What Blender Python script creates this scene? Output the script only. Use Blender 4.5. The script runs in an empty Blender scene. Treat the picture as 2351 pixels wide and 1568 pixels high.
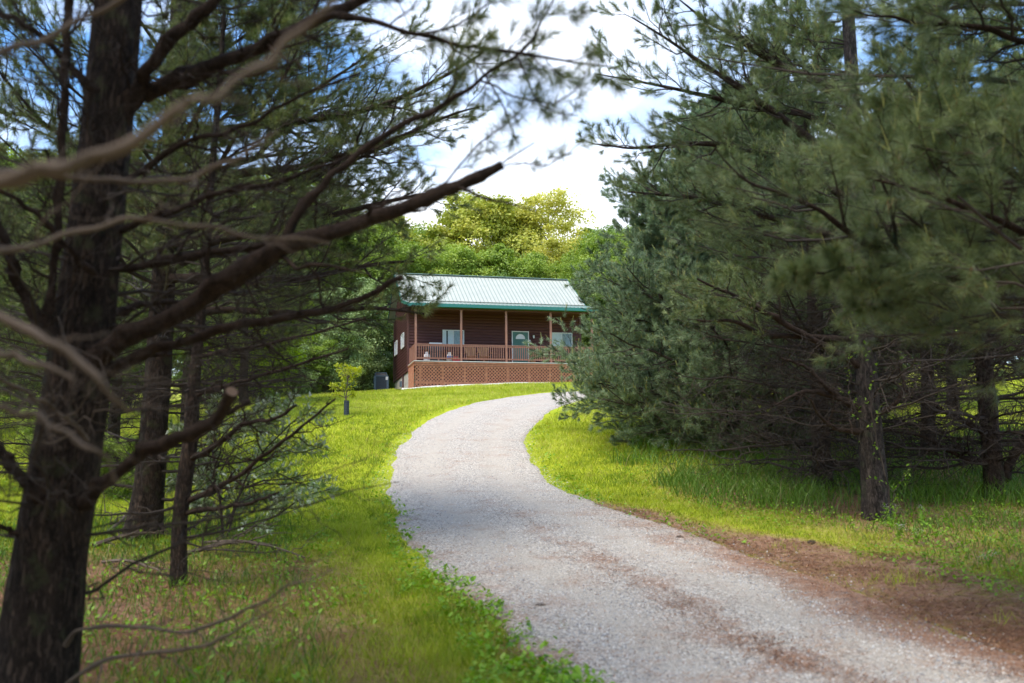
import bpy, math, random
import numpy as np
from mathutils import Vector, Matrix

R = math.radians
rng = np.random.default_rng(7)
random.seed(7)
scene = bpy.context.scene
COL = scene.collection

# ------------------------------------------------------------------ camera, sky, sun, exposure
FPX, CXP, CYP = 2285.0, 1175.0, 784.0          # focal length and centre in photo units (2350 wide)
PITCH, ROLL = math.atan(316 / 2285), R(-0.6)
CAMZ = 1.6
cam_d = bpy.data.cameras.new("camera")
cam = bpy.data.objects.new("camera", cam_d)
COL.objects.link(cam)
scene.camera = cam
cam_d.sensor_width = 36
cam_d.lens = 36 * FPX / 2350
cam_d.clip_start = 0.05
cam_d.clip_end = 3000
ROT = Matrix.Rotation(R(90) + PITCH, 3, 'X') @ Matrix.Rotation(ROLL, 3, 'Z')
cam.matrix_world = Matrix.Translation((0, 0, CAMZ)) @ ROT.to_4x4()
cam_d.dof.use_dof = True
cam_d.dof.focus_distance = 48
cam_d.dof.aperture_fstop = 1.5
CROT = np.array(ROT)

SUN_EL, SUN_AZ = R(61), R(222)                  # azimuth clockwise from +Y: behind the camera and left
to_sun = Vector((math.sin(SUN_AZ) * math.cos(SUN_EL), math.cos(SUN_AZ) * math.cos(SUN_EL), math.sin(SUN_EL)))
sun_d = bpy.data.lights.new("sun", 'SUN')
sun_d.energy = 2.6
sun_d.angle = R(34)
sun_d.color = (1.0, 0.93, 0.81)
sun = bpy.data.objects.new("sun", sun_d)
sun.rotation_euler = to_sun.to_track_quat('Z', 'Y').to_euler()
COL.objects.link(sun)

world = bpy.data.worlds.new("World")
scene.world = world
world.use_nodes = True
wn, wl = world.node_tree.nodes, world.node_tree.links
wn.clear()
w_out = wn.new('ShaderNodeOutputWorld')
w_bg = wn.new('ShaderNodeBackground')
w_bg.inputs['Strength'].default_value = 0.14
sky = wn.new('ShaderNodeTexSky')
sky.sky_type = 'NISHITA'
sky.sun_disc = False
sky.sun_elevation = SUN_EL
sky.sun_rotation = SUN_AZ
sky.air_density = 1.0
sky.dust_density = 0.2
sky.ozone_density = 3.0
wtc = wn.new('ShaderNodeTexCoord')
wmap = wn.new('ShaderNodeMapping')
wmap.inputs['Scale'].default_value = (1.0, 1.0, 2.4)
wmap.inputs['Location'].default_value = (0.35, 0.2, 0.1)
wno = wn.new('ShaderNodeTexNoise')
wno.inputs['Scale'].default_value = 3.4
wno.inputs['Detail'].default_value = 7
wno.inputs['Roughness'].default_value = 0.55
wno.inputs['Distortion'].default_value = 0.3
wrp = wn.new('ShaderNodeValToRGB')
wrp.color_ramp.elements[0].position = 0.43
wrp.color_ramp.elements[1].position = 0.80
wmx = wn.new('ShaderNodeMix')
wmx.data_type = 'RGBA'
wcl = wn.new('ShaderNodeValToRGB')                        # shaded to sunlit cloud
wcl.color_ramp.elements[0].position = 0.35; wcl.color_ramp.elements[0].color = (.88, .90, .93, 1)
wcl.color_ramp.elements[1].position = 0.7; wcl.color_ramp.elements[1].color = (1, 1, 1, 1)
wsc = wn.new('ShaderNodeVectorMath'); wsc.operation = 'SCALE'; wsc.inputs['Scale'].default_value = 7.8
wn2 = wn.new('ShaderNodeTexNoise'); wn2.inputs['Scale'].default_value = 6.0; wn2.inputs['Detail'].default_value = 6
wl.new(wtc.outputs['Generated'], wn2.inputs['Vector']); wl.new(wn2.outputs[0], wcl.inputs[0])
wl.new(wcl.outputs[0], wsc.inputs[0]); wl.new(wsc.outputs[0], wmx.inputs[7])
wgr = wn.new('ShaderNodeVectorMath'); wgr.operation = 'DOT_PRODUCT'
wgr.inputs[1].default_value = Vector((0.06, 0.96, 0.20)).normalized()
wad = wn.new('ShaderNodeMapRange')
wad.inputs[1].default_value = 0.93; wad.inputs[2].default_value = 1.0
wad.inputs[3].default_value = 0.0; wad.inputs[4].default_value = 0.20
wsm = wn.new('ShaderNodeMath'); wsm.operation = 'ADD'
wl.new(wtc.outputs['Generated'], wmap.inputs['Vector'])
wl.new(wmap.outputs[0], wno.inputs['Vector'])
wl.new(wtc.outputs['Generated'], wgr.inputs[0])
wl.new(wgr.outputs['Value'], wad.inputs[0])
wl.new(wno.outputs[0], wsm.inputs[0]); wl.new(wad.outputs[0], wsm.inputs[1])
wl.new(wsm.outputs[0], wrp.inputs[0])
wl.new(wrp.outputs[0], wmx.inputs[0])
whs = wn.new('ShaderNodeHueSaturation'); whs.inputs['Saturation'].default_value = 1.2; whs.inputs['Value'].default_value = 1.25
wl.new(sky.outputs[0], whs.inputs['Color']); wl.new(whs.outputs[0], wmx.inputs[6])
wl.new(wmx.outputs[2], w_bg.inputs['Color'])
wl.new(w_bg.outputs[0], w_out.inputs['Surface'])

scene.view_settings.view_transform = 'Standard'
scene.view_settings.look = 'None'
scene.view_settings.exposure = 1.0
scene.view_settings.gamma = 1.0
scene.view_settings.use_curve_mapping = False
scene.render.engine = 'CYCLES'
scene.cycles.max_bounces = 6
scene.cycles.diffuse_bounces = 3
scene.cycles.glossy_bounces = 2
scene.cycles.transmission_bounces = 4
scene.cycles.use_denoising = True

# ------------------------------------------------------------------ terrain and pixel maths
_ky = np.array([-80, 0, 8, 12, 16, 22, 29, 34, 42, 53.8, 62, 72, 100, 150, 220, 400, 900], float)
_kz = np.array([0, 0, .06, .46, .9, 1.6, 2.87, 3.83, 5.15, 6.72, 7.45, 7.9, 9.5, 15, 26, 45, 60], float)
_fy = np.arange(-80, 900, 0.25)
_fz = np.interp(_fy, _ky, _kz)
_k = np.hanning(13); _k /= _k.sum()
_fz = np.convolve(np.pad(_fz, 6, mode='edge'), _k, mode='valid')


def vnoise(x, y, s=1.0, seed=0):
    x = np.asarray(x, float) * s + seed * 17.31; y = np.asarray(y, float) * s - seed * 9.7
    xi, yi = np.floor(x).astype(np.int64), np.floor(y).astype(np.int64)
    fx, fy = x - xi, y - yi
    fx = fx * fx * (3 - 2 * fx); fy = fy * fy * (3 - 2 * fy)

    def h(a, b):
        n = (a * 374761393 + b * 668265263 + seed * 974711) & 0x7fffffff
        n = ((n ^ (n >> 13)) * 1274126177) & 0x7fffffff
        return ((n ^ (n >> 16)) & 0xffff) / 65535.0
    return (h(xi, yi) * (1 - fx) + h(xi + 1, yi) * fx) * (1 - fy) + (h(xi, yi + 1) * (1 - fx) + h(xi + 1, yi + 1) * fx) * fy


def T(x, y):
    x = np.asarray(x, float); y = np.asarray(y, float)
    z = np.interp(y, _fy, _fz)
    s = np.clip((y - 28) / 24, 0, 1); s = s * s * (3 - 2 * s)
    z = z + 0.045 * np.clip(x, -30, 0) * s
    z = z + (vnoise(x, y, 0.25, 3) - .5) * 0.12 + (vnoise(x, y, 1.1, 4) - .5) * 0.03
    return z


def ray(px, py):
    d = CROT @ np.array([(px - CXP) / FPX, -(py - CYP) / FPX, -1.0])
    return d / d[1]                               # scaled so that y advances by 1


def at(px, py, depth):
    d = ray(px, py) * depth
    return np.array([d[0], d[1], d[2] + CAMZ])


def ground_at(px, py):
    d = ray(px, py)
    ys = np.arange(1.0, 400, 0.02)
    z = d[2] * ys + CAMZ
    t = T(d[0] * ys, ys)
    k = np.argmax(z <= t)
    if not (z <= t).any():
        return None
    return np.array([d[0] * ys[k], ys[k], t[k]])


def base_at(px, depth):
    """ground point seen in column px (measured at its own height) at a depth"""
    x = (px - CXP) / FPX * depth
    for _ in range(4):
        z = float(T(x, depth))
        v = CROT.T @ np.array([x, depth, z - CAMZ])
        ppx = CXP + v[0] / -v[2] * FPX
        x += (px - ppx) / FPX * depth
    return np.array([x, depth, float(T(x, depth))])


# ------------------------------------------------------------------ mesh helpers
class MB:
    def __init__(self):
        self.v, self.q, self.t, self.qm, self.tm, self.qt, self.tt = [], [], [], [], [], [], []
        self.n = 0

    def add(self, v, f, m=0, tint=0.5):
        v = np.asarray(v, float).reshape(-1, 3); f = np.asarray(f, np.int64)
        if len(f) == 0:
            return
        self.v.append(v)
        tn = np.full(len(f), tint, float) if np.isscalar(tint) else np.asarray(tint, float)
        if f.shape[1] == 4:
            self.q.append(f + self.n); self.qm.append(np.full(len(f), m)); self.qt.append(tn)
        else:
            self.t.append(f + self.n); self.tm.append(np.full(len(f), m)); self.tt.append(tn)
        self.n += len(v)

    def box(self, lo, hi, m=0, xf=None, tint=0.5):
        (a, b, c), (d, e, g) = lo, hi
        v = np.array([[a, b, c], [d, b, c], [d, e, c], [a, e, c], [a, b, g], [d, b, g], [d, e, g], [a, e, g]], float)
        f = [[0, 3, 2, 1], [4, 5, 6, 7], [0, 1, 5, 4], [1, 2, 6, 5], [2, 3, 7, 6], [3, 0, 4, 7]]
        self.add(v if xf is None else xf(v), f, m, tint)

    def bar(self, p, q, w, d, m=0, up=(0, 0, 1), tint=0.5):
        p, q = np.array(p, float), np.array(q, float)
        t = q - p; t /= np.linalg.norm(t)
        s = np.cross(t, up)
        if np.linalg.norm(s) < 1e-4:
            s = np.cross(t, (1, 0, 0))
        s /= np.linalg.norm(s); u = np.cross(s, t)
        v = [c + s * a * w / 2 + u * b * d / 2 for c in (p, q) for a, b in ((-1, -1), (1, -1), (1, 1), (-1, 1))]
        self.add(v, [[3, 2, 1, 0], [4, 5, 6, 7], [0, 1, 5, 4], [1, 2, 6, 5], [2, 3, 7, 6], [3, 0, 4, 7]], m, tint)

    def tubes(self, P, Rr, sides=4, m=0, tint=0.5, cap=False):
        """P [n,k,3], Rr [n,k]"""
        n, k, _ = P.shape
        if n == 0:
            return
        tg = np.gradient(P, axis=1)
        tg /= np.linalg.norm(tg, axis=2, keepdims=True) + 1e-9
        ref = np.where(np.abs(tg[:, :1, 2:3]) > .9, np.array([1., 0, 0]), np.array([0, 0, 1.]))
        s = np.cross(tg, np.broadcast_to(ref, tg.shape)); s /= np.linalg.norm(s, axis=2, keepdims=True) + 1e-9
        u = np.cross(s, tg)
        a = np.arange(sides) * 2 * np.pi / sides
        V = P[:, :, None] + Rr[:, :, None, None] * (s[:, :, None] * np.cos(a)[None, None, :, None] + u[:, :, None] * np.sin(a)[None, None, :, None])
        i, j, c = np.meshgrid(np.arange(n), np.arange(k - 1), np.arange(sides), indexing='ij')
        b0 = (i * k + j) * sides; b1 = (i * k + j + 1) * sides; c2 = (c + 1) % sides
        F = np.stack([b0 + c, b0 + c2, b1 + c2, b1 + c], -1).reshape(-1, 4)
        tn = tint if np.isscalar(tint) else np.repeat(tint, (k - 1) * sides)
        self.add(V.reshape(-1, 3), F, m, tn)
        if cap:
            for q in range(n):
                ring = V[q, -1]
                c0 = ring.mean(0)
                self.add(np.vstack([ring, c0]), [[x, (x + 1) % sides, sides] for x in range(sides)], m, .5)

    def lathe(self, prof, sides=16, m=0, c=(0, 0, 0), tint=.5):
        a = np.arange(sides) * 2 * np.pi / sides
        pr = np.array(prof, float)
        V = np.stack([pr[:, 0][:, None] * np.cos(a), pr[:, 0][:, None] * np.sin(a), np.repeat(pr[:, 1][:, None], sides, 1)], -1) + np.array(c)
        k = len(pr)
        F = [[j * sides + i, j * sides + (i + 1) % sides, (j + 1) * sides + (i + 1) % sides, (j + 1) * sides + i] for j in range(k - 1) for i in range(sides)]
        self.add(V.reshape(-1, 3), F, m, tint)

    def arrays(self):
        v = np.concatenate(self.v) if self.v else np.zeros((0, 3))
        return v

    def mesh(self, name, mats, smooth=False):
        me = bpy.data.meshes.new(name)
        v = self.arrays()
        q = np.concatenate(self.q) if self.q else np.zeros((0, 4), int)
        t = np.concatenate(self.t) if self.t else np.zeros((0, 3), int)
        me.vertices.add(len(v)); me.vertices.foreach_set('co', v.astype(np.float32).ravel())
        nl = len(q) * 4 + len(t) * 3
        me.loops.add(nl)
        me.loops.foreach_set('vertex_index', np.concatenate([q.ravel(), t.ravel()]).astype(np.int32))
        me.polygons.add(len(q) + len(t))
        ls = np.concatenate([np.arange(len(q)) * 4, len(q) * 4 + np.arange(len(t)) * 3]).astype(np.int32)
        me.polygons.foreach_set('loop_start', ls)
        for mm in mats:
            me.materials.append(mm)
        mi = np.concatenate([*(self.qm or []), *(self.tm or [])]).astype(np.int32) if (self.qm or self.tm) else np.zeros(0, np.int32)
        if len(mats) > 1:
            me.polygons.foreach_set('material_index', mi)
        me.polygons.foreach_set('use_smooth', np.full(len(q) + len(t), smooth))
        at_ = me.attributes.new('tint', 'FLOAT', 'FACE')
        at_.data.foreach_set('value', np.concatenate([*(self.qt or []), *(self.tt or [])]).astype(np.float32))
        me.update(calc_edges=True)
        return me

    def build(self, name, mats, parent=None, smooth=False):
        if not isinstance(mats, (list, tuple)):
            mats = [mats]
        o = bpy.data.objects.new(name, self.mesh(name, mats, smooth))
        COL.objects.link(o)
        if parent is not None:
            o.parent = parent
        return o


def tag(o, label=None, cat=None, group=None, kind=None):
    if label: o['label'] = label
    if cat: o['category'] = cat
    if group: o['group'] = group
    if kind: o['kind'] = kind
    return o


def empty(name, loc, rz=0):
    o = bpy.data.objects.new(name, None)
    COL.objects.link(o)
    o.location = Vector([float(c) for c in loc]); o.rotation_euler = (0, 0, rz)
    o.empty_display_size = 0.2
    return o


def copy_tree(o, parent=None):
    c = o.copy(); COL.objects.link(c); c.parent = parent
    for ch in list(o.children):
        copy_tree(ch, c)
    return c


# ------------------------------------------------------------------ materials
def nodes_of(name):
    m = bpy.data.materials.new(name)
    m.use_nodes = True
    nt = m.node_tree
    return m, nt, nt.nodes, nt.links, nt.nodes['Principled BSDF']


def ramp(n, stops):
    r = n.new('ShaderNodeValToRGB')
    e = r.color_ramp.elements
    while len(e) < len(stops):
        e.new(0.5)
    for k, (p, c) in enumerate(stops):
        e[k].position = p; e[k].color = (*c, 1)
    return r


def plain(name, c, rough=0.6, metal=0.0, var=0.15, scale=6, bump=0.0, bscale=40):
    m, nt, n, l, b = nodes_of(name)
    tc = n.new('ShaderNodeTexCoord'); no = n.new('ShaderNodeTexNoise')
    no.inputs['Scale'].default_value = scale; no.inputs['Detail'].default_value = 6
    l.new(tc.outputs['Object'], no.inputs['Vector'])
    c0 = tuple(x * (1 - var) for x in c); c1 = tuple(min(1, x * (1 + var)) for x in c)
    r = ramp(n, [(0.3, c0), (0.7, c1)])
    l.new(no.outputs[0], r.inputs[0]); l.new(r.outputs[0], b.inputs['Base Color'])
    b.inputs['Roughness'].default_value = rough; b.inputs['Metallic'].default_value = metal
    if bump:
        n2 = n.new('ShaderNodeTexNoise'); n2.inputs['Scale'].default_value = bscale; n2.inputs['Detail'].default_value = 5
        l.new(tc.outputs['Object'], n2.inputs['Vector'])
        bp = n.new('ShaderNodeBump'); bp.inputs['Strength'].default_value = bump; bp.inputs['Distance'].default_value = 0.02
        l.new(n2.outputs[0], bp.inputs['Height']); l.new(bp.outputs[0], b.inputs['Normal'])
    return m


def leafmat(name, stops, trans=0.35, rough=0.5, objvar=0.0, tmul=1.0, spec=0.35):
    """foliage: colour from the per-leaf tint, part of the light passes through"""
    m, nt, n, l, b = nodes_of(name)
    a = n.new('ShaderNodeAttribute'); a.attribute_name = 'tint'
    r = ramp(n, stops)
    src = a.outputs['Fac']
    if objvar:
        oi = n.new('ShaderNodeObjectInfo')
        mr = n.new('ShaderNodeMapRange'); mr.inputs[3].default_value = -objvar; mr.inputs[4].default_value = objvar
        l.new(oi.outputs['Random'], mr.inputs[0])
        ad = n.new('ShaderNodeMath'); ad.operation = 'ADD'
        l.new(src, ad.inputs[0]); l.new(mr.outputs[0], ad.inputs[1]); src = ad.outputs[0]
    l.new(src, r.inputs[0])
    l.new(r.outputs[0], b.inputs['Base Color'])
    b.inputs['Roughness'].default_value = rough
    b.inputs['Specular IOR Level'].default_value = spec
    tr = n.new('ShaderNodeBsdfTranslucent')
    hs = n.new('ShaderNodeHueSaturation'); hs.inputs['Value'].default_value = tmul; hs.inputs['Saturation'].default_value = 1.1
    l.new(r.outputs[0], hs.inputs['Color']); l.new(hs.outputs[0], tr.inputs['Color'])
    mx = n.new('ShaderNodeMixShader'); mx.inputs[0].default_value = trans
    l.new(b.outputs[0], mx.inputs[1]); l.new(tr.outputs[0], mx.inputs[2])
    l.new(mx.outputs[0], n['Material Output'].inputs['Surface'])
    return m


def barkmat(name, dark, light, lichen=None, scale=9, stretch=0.25, strength=0.9, dist=0.03):
    m, nt, n, l, b = nodes_of(name)
    tc = n.new('ShaderNodeTexCoord'); mp = n.new('ShaderNodeMapping')
    mp.inputs['Scale'].default_value = (1, 1, stretch)
    l.new(tc.outputs['Object'], mp.inputs['Vector'])
    vo = n.new('ShaderNodeTexVoronoi'); vo.inputs['Scale'].default_value = scale * 2.2; vo.feature = 'DISTANCE_TO_EDGE'
    no = n.new('ShaderNodeTexNoise'); no.inputs['Scale'].default_value = scale; no.inputs['Detail'].default_value = 8; no.inputs['Roughness'].default_value = .65
    l.new(mp.outputs[0], no.inputs['Vector'])
    wr = n.new('ShaderNodeMixRGB'); wr.blend_type = 'ADD'; wr.inputs[0].default_value = 0.32
    l.new(mp.outputs[0], wr.inputs[1]); l.new(no.outputs['Color'], wr.inputs[2]); l.new(wr.outputs[0], vo.inputs['Vector'])
    mul = n.new('ShaderNodeMath'); mul.operation = 'MULTIPLY_ADD'
    sm = n.new('ShaderNodeMapRange'); sm.inputs[1].default_value = 0; sm.inputs[2].default_value = 0.22
    l.new(vo.outputs['Distance'], sm.inputs[0])
    l.new(sm.outputs[0], mul.inputs[0]); mul.inputs[1].default_value = 0.38
    l.new(no.outputs[0], mul.inputs[2])
    r = ramp(n, [(0.42, dark), (0.75, tuple((x + y) / 2 for x, y in zip(dark, light))), (1.0, light)])
    l.new(mul.outputs[0], r.inputs[0])
    outc = r.outputs[0]
    if lichen:
        n3 = n.new('ShaderNodeTexNoise'); n3.inputs['Scale'].default_value = 7; n3.inputs['Detail'].default_value = 6
        l.new(tc.outputs['Object'], n3.inputs['Vector'])
        r3 = ramp(n, [(0.56, (0, 0, 0)), (0.66, (1, 1, 1))]); l.new(n3.outputs[0], r3.inputs[0])
        mx = n.new('ShaderNodeMixRGB'); mx.inputs[2].default_value = (*lichen, 1)
        mm = n.new('ShaderNodeMath'); mm.operation = 'MULTIPLY'; mm.inputs[1].default_value = .55
        l.new(r3.outputs[0], mm.inputs[0]); l.new(mm.outputs[0], mx.inputs[0]); l.new(outc, mx.inputs[1]); outc = mx.outputs[0]
    l.new(outc, b.inputs['Base Color'])
    b.inputs['Roughness'].default_value = 0.9; b.inputs['Specular IOR Level'].default_value = 0.2
    bp = n.new('ShaderNodeBump'); bp.inputs['Strength'].default_value = strength; bp.inputs['Distance'].default_value = dist
    l.new(mul.outputs[0], bp.inputs['Height']); l.new(bp.outputs[0], b.inputs['Normal'])
    return m


M_BARK = barkmat("pine_bark", (0.011, 0.0072, 0.0055), (0.085, 0.057, 0.042), lichen=(0.075, 0.08, 0.035))
M_BARK2 = barkmat("grey_pine_bark", (0.009, 0.007, 0.006), (0.095, 0.074, 0.064), lichen=(0.06, 0.066, 0.04))
M_LIMB = barkmat("limb_bark", (0.011, 0.007, 0.005), (0.074, 0.048, 0.035), scale=14, stretch=1.0, strength=.6, dist=.012)
M_TWIG = plain("twig_bark", (0.040, 0.028, 0.020), 0.85, var=.35, scale=3)
M_DEAD = plain("dead_wood", (0.115, 0.083, 0.060), 0.85, var=.3, scale=4)
M_CUT = plain("cut_wood", (0.13, 0.08, 0.05), 0.8)
NEEDLE_STOPS = [(0.0, (0.060, 0.095, 0.038)), (0.5, (0.170, 0.222, 0.078)), (0.84, (0.31, 0.37, 0.15)), (0.88, (0.30, 0.32, 0.08)), (0.94, (0.42, 0.40, 0.13)), (0.97, (0.30, 0.12, 0.03))]
M_NEEDLE = leafmat("pine_needles", NEEDLE_STOPS, trans=.25, rough=.42, spec=.5)
NEEDLE2 = [(0.0, (0.065, 0.095, 0.025)), (0.5, (0.165, 0.210, 0.060)), (0.84, (0.29, 0.33, 0.11)), (0.88, (0.30, 0.30, 0.07)), (0.94, (0.42, 0.38, 0.12)), (0.97, (0.30, 0.12, 0.03))]
M_NEEDLE_L = leafmat("olive_pine_needles", NEEDLE2, trans=.3, rough=.42, spec=.5)
M_NEEDLE_B = leafmat('blue_green_needles', [(0.0, (0.065, 0.105, 0.055)), (0.5, (0.19, 0.262, 0.125)), (0.84, (0.35, 0.44, 0.25))] + NEEDLE_STOPS[3:], trans=.25, rough=.42, spec=.5)
M_GREEN = leafmat("broad_leaves_green", [(0, (0.13, 0.20, 0.025)), (.5, (0.30, 0.41, 0.06)), (1, (0.50, 0.60, 0.12))], trans=.4, objvar=.18)
M_DKGREEN = leafmat("broad_leaves_dark", [(0, (0.08, 0.14, 0.025)), (.5, (0.19, 0.29, 0.06)), (1, (0.33, 0.43, 0.11))], trans=.35, objvar=.2)
M_YELLOW = leafmat("broad_leaves_yellow", [(0, (0.32, 0.34, 0.05)), (.5, (0.58, 0.56, 0.10)), (1, (0.78, 0.74, 0.20))], trans=.4, objvar=.12)
M_AMBER = leafmat("broad_leaves_amber", [(0, (0.22, 0.27, 0.04)), (.5, (0.43, 0.47, 0.07)), (1, (0.62, 0.57, 0.12))], trans=.35, objvar=.1)
M_OLIVE = leafmat("olive_shrub_leaves", [(0, (0.15, 0.23, 0.055)), (.5, (0.32, 0.42, 0.15)), (1, (0.50, 0.60, 0.28))], trans=.3, objvar=.12)
M_SILVER = leafmat("silvery_leaves", [(0, (0.12, 0.22, 0.045)), (.5, (0.30, 0.43, 0.13)), (.72, (0.48, 0.58, 0.36)), (1, (0.75, 0.80, 0.68))], trans=.25, rough=.35)
M_LIME = leafmat("young_lime_leaves", [(0, (0.26, 0.34, 0.02)), (.6, (0.50, 0.55, 0.04)), (1, (0.62, 0.62, 0.08))], trans=.4)
M_BRIGHTBUSH = leafmat("bright_bush_leaves", [(0, (0.16, 0.26, 0.01)), (.6, (0.36, 0.48, 0.02)), (1, (0.5, 0.6, 0.05))], trans=.45)
M_LAWN = leafmat("lawn_blades", [(0, (0.13, 0.23, 0.014)), (.5, (0.45, 0.51, 0.045)), (.9, (0.66, 0.69, 0.15)), (.96, (0.5, 0.42, 0.12)), (1, (0.75, 0.62, 0.03))], trans=.35, rough=.55, spec=.25)
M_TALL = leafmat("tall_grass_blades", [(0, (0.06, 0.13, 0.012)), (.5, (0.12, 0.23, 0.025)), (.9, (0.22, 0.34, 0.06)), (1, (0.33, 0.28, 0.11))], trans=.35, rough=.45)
M_WEED = leafmat("weed_leaves", [(0, (0.09, 0.22, 0.015)), (.5, (0.23, 0.43, 0.03)), (1, (0.40, 0.56, 0.08))], trans=.4, rough=.42)
M_LITTERN = leafmat("fallen_needles", [(0, (0.13, 0.055, 0.025)), (.5, (0.27, 0.12, 0.055)), (1, (0.42, 0.23, 0.12))], trans=.1, rough=.7)

M_SIDING = None


def wood(name, c, var=.3, rough=.65, stretch=(1, 1, 1), scale=3, fade=None):
    m, nt, n, l, b = nodes_of(name)
    tc = n.new('ShaderNodeTexCoord'); mp = n.new('ShaderNodeMapping'); mp.inputs['Scale'].default_value = stretch
    l.new(tc.outputs['Object'], mp.inputs['Vector'])
    no = n.new('ShaderNodeTexNoise'); no.inputs['Scale'].default_value = scale; no.inputs['Detail'].default_value = 8; no.inputs['Roughness'].default_value = .6
    l.new(mp.outputs[0], no.inputs['Vector'])
    r = ramp(n, [(0.28, tuple(x * (1 - var) for x in c)), (0.55, c), (0.75, fade or tuple(min(1, x * (1 + var)) for x in c))])
    l.new(no.outputs[0], r.inputs[0]); l.new(r.outputs[0], b.inputs['Base Color'])
    b.inputs['Roughness'].default_value = rough
    bp = n.new('ShaderNodeBump'); bp.inputs['Strength'].default_value = .3; bp.inputs['Distance'].default_value = .01
    l.new(no.outputs[0], bp.inputs['Height']); l.new(bp.outputs[0], b.inputs['Normal'])
    return m


M_SIDING = wood("stained_log_siding", (0.088, 0.026, 0.024), stretch=(.6, .6, 9), scale=3, var=.35)
M_POST = wood("stained_porch_wood", (0.33, 0.145, 0.10), stretch=(6, 6, .8), scale=3, var=.25, fade=(.45, .25, .16))
M_LATT = wood("stained_lattice_wood", (0.45, 0.185, 0.105), stretch=(2, 2, 2), scale=2.5, var=.3, fade=(.55, .32, .2))
M_TRIM = wood("dark_stained_trim", (0.10, 0.035, 0.03), stretch=(3, 3, 1), scale=3)
M_ROOF = plain("pale_metal_roofing", (0.43, 0.435, 0.375), 0.6, 0.05, var=.05, scale=1.5)
M_RIB = plain("roof_rib_metal", (0.20, 0.27, 0.23), 0.45, 0.15, var=.06)
M_TEAL = plain("teal_trim_paint", (0.022, 0.155, 0.13), 0.4, var=.08)
M_WHITE = plain("white_vinyl", (0.78, 0.78, 0.76), 0.45, var=.04)
M_CONC = plain("parged_concrete", (0.52, 0.50, 0.46), 0.9, var=.12, scale=3, bump=.3)
M_DOOR = plain("green_door_paint", (0.055, 0.17, 0.13), 0.4, var=.06)
M_BLIND = plain("white_blind", (0.82, 0.84, 0.85), 0.5, var=.05)
M_CURT = plain("grey_curtain", (0.36, 0.42, 0.46), 0.6, var=.2, scale=9)
M_BLACK = plain("black_enamel", (0.018, 0.019, 0.021), 0.35, var=.2)
M_SLATE = plain("slate_blue_metal", (0.115, 0.16, 0.20), 0.5, 0.2, var=.1)
M_GRILLE = plain("dark_grille", (0.03, 0.032, 0.035), 0.6, var=.3, scale=20)
M_STEEL = plain("brushed_steel", (0.62, 0.62, 0.62), 0.3, 0.9, var=.05)
M_TANK = plain("white_tank_paint", (0.74, 0.74, 0.72), 0.4, var=.06)
M_BLUE = plain("blue_label", (0.06, 0.20, 0.52), 0.5)
M_RED = plain("red_plastic", (0.62, 0.045, 0.06), 0.4)
M_CHAIRW = wood("honey_chair_wood", (0.42, 0.20, 0.075), stretch=(4, 4, 1), scale=4, var=.25)
M_CHAIRD = plain("dark_chair_frame", (0.03, 0.04, 0.055), 0.5)
M_TUBE = plain("dark_blue_tree_tube", (0.03, 0.042, 0.062), 0.55, var=.15)
M_MULCH = plain("brown_mulch", (0.16, 0.095, 0.07), 0.95, var=.5, scale=25, bump=.8, bscale=30)
M_STONE = plain("white_edging_stone", (0.62, 0.60, 0.57), 0.85, var=.2, scale=18, bump=.6)

# glass with curtains behind: real glass pane
mg, _nt, _n, _l, _b = nodes_of("window_glass")
_b.inputs['Base Color'].default_value = (0.9, 0.95, 0.95, 1); _b.inputs['Roughness'].default_value = 0.03
_b.inputs['Transmission Weight'].default_value = 1.0; _b.inputs['IOR'].default_value = 1.12
M_GLASS = mg


# ------------------------------------------------------------------ the setting: driveway edges, litter masks
L_PX = [(1330, 1568), (1200, 1470), (1100, 1385), (1020, 1325), (960, 1270), (925, 1205), (905, 1150), (898, 1100), (912, 1050), (943, 1003), (985, 968), (1040, 942), (1110, 923), (1180, 912), (1250, 904)]
R_PX = [(2400, 1545), (2130, 1440), (1900, 1350), (1700, 1275), (1540, 1215), (1400, 1172), (1310, 1140), (1250, 1110), (1212, 1062), (1196, 1020), (1208, 985), (1240, 956), (1290, 932), (1350, 915), (1430, 903)]
LE = [ground_at(*p)[:2] for p in L_PX]
RE = [ground_at(*p)[:2] for p in R_PX]
# carry the drive on past the frame at both ends
d0 = LE[0] - LE[1]; d0 /= np.linalg.norm(d0)
LE = [LE[0] + np.array([1.1, -4.5]) + np.array([1.0, -7.0]), LE[0] + np.array([1.1, -4.5])] + LE
RE = [LE[0] + np.array([4.2, 0.8]), LE[1] + np.array([4.0, 1.0])] + RE
LE += [LE[-1] + np.array([5.5, 3.0]), LE[-1] + np.array([12.5, 5.0])]
RE += [LE[-2] + np.array([0.9, -3.3]), LE[-1] + np.array([1.0, -3.4])]
LE, RE = np.array(LE), np.array(RE)


def smooth_poly(P, n):
    P = np.array(P)
    s = np.concatenate([[0], np.cumsum(np.linalg.norm(np.diff(P, axis=0), axis=1))])
    s /= s[-1]
    u = np.linspace(0, 1, n)
    # Catmull-Rom on the chord-length parameter
    out = np.zeros((n, P.shape[1]))
    m = np.gradient(P, s, axis=0)
    k = np.clip(np.searchsorted(s, u, side='right') - 1, 0, len(P) - 2)
    h = (s[k + 1] - s[k])[:, None]; t = ((u - s[k]) / (s[k + 1] - s[k]))[:, None]
    out = (2 * t**3 - 3 * t**2 + 1) * P[k] + (t**3 - 2 * t**2 + t) * h * m[k] + (-2 * t**3 + 3 * t**2) * P[k + 1] + (t**3 - t**2) * h * m[k + 1]
    return out


def smooth_pair(A, B, n):
    """both edges resampled on the same stations"""
    C = (A + B) / 2
    AB = smooth_poly(np.hstack([A, B]), n)
    return AB[:, :2], AB[:, 2:]


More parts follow.
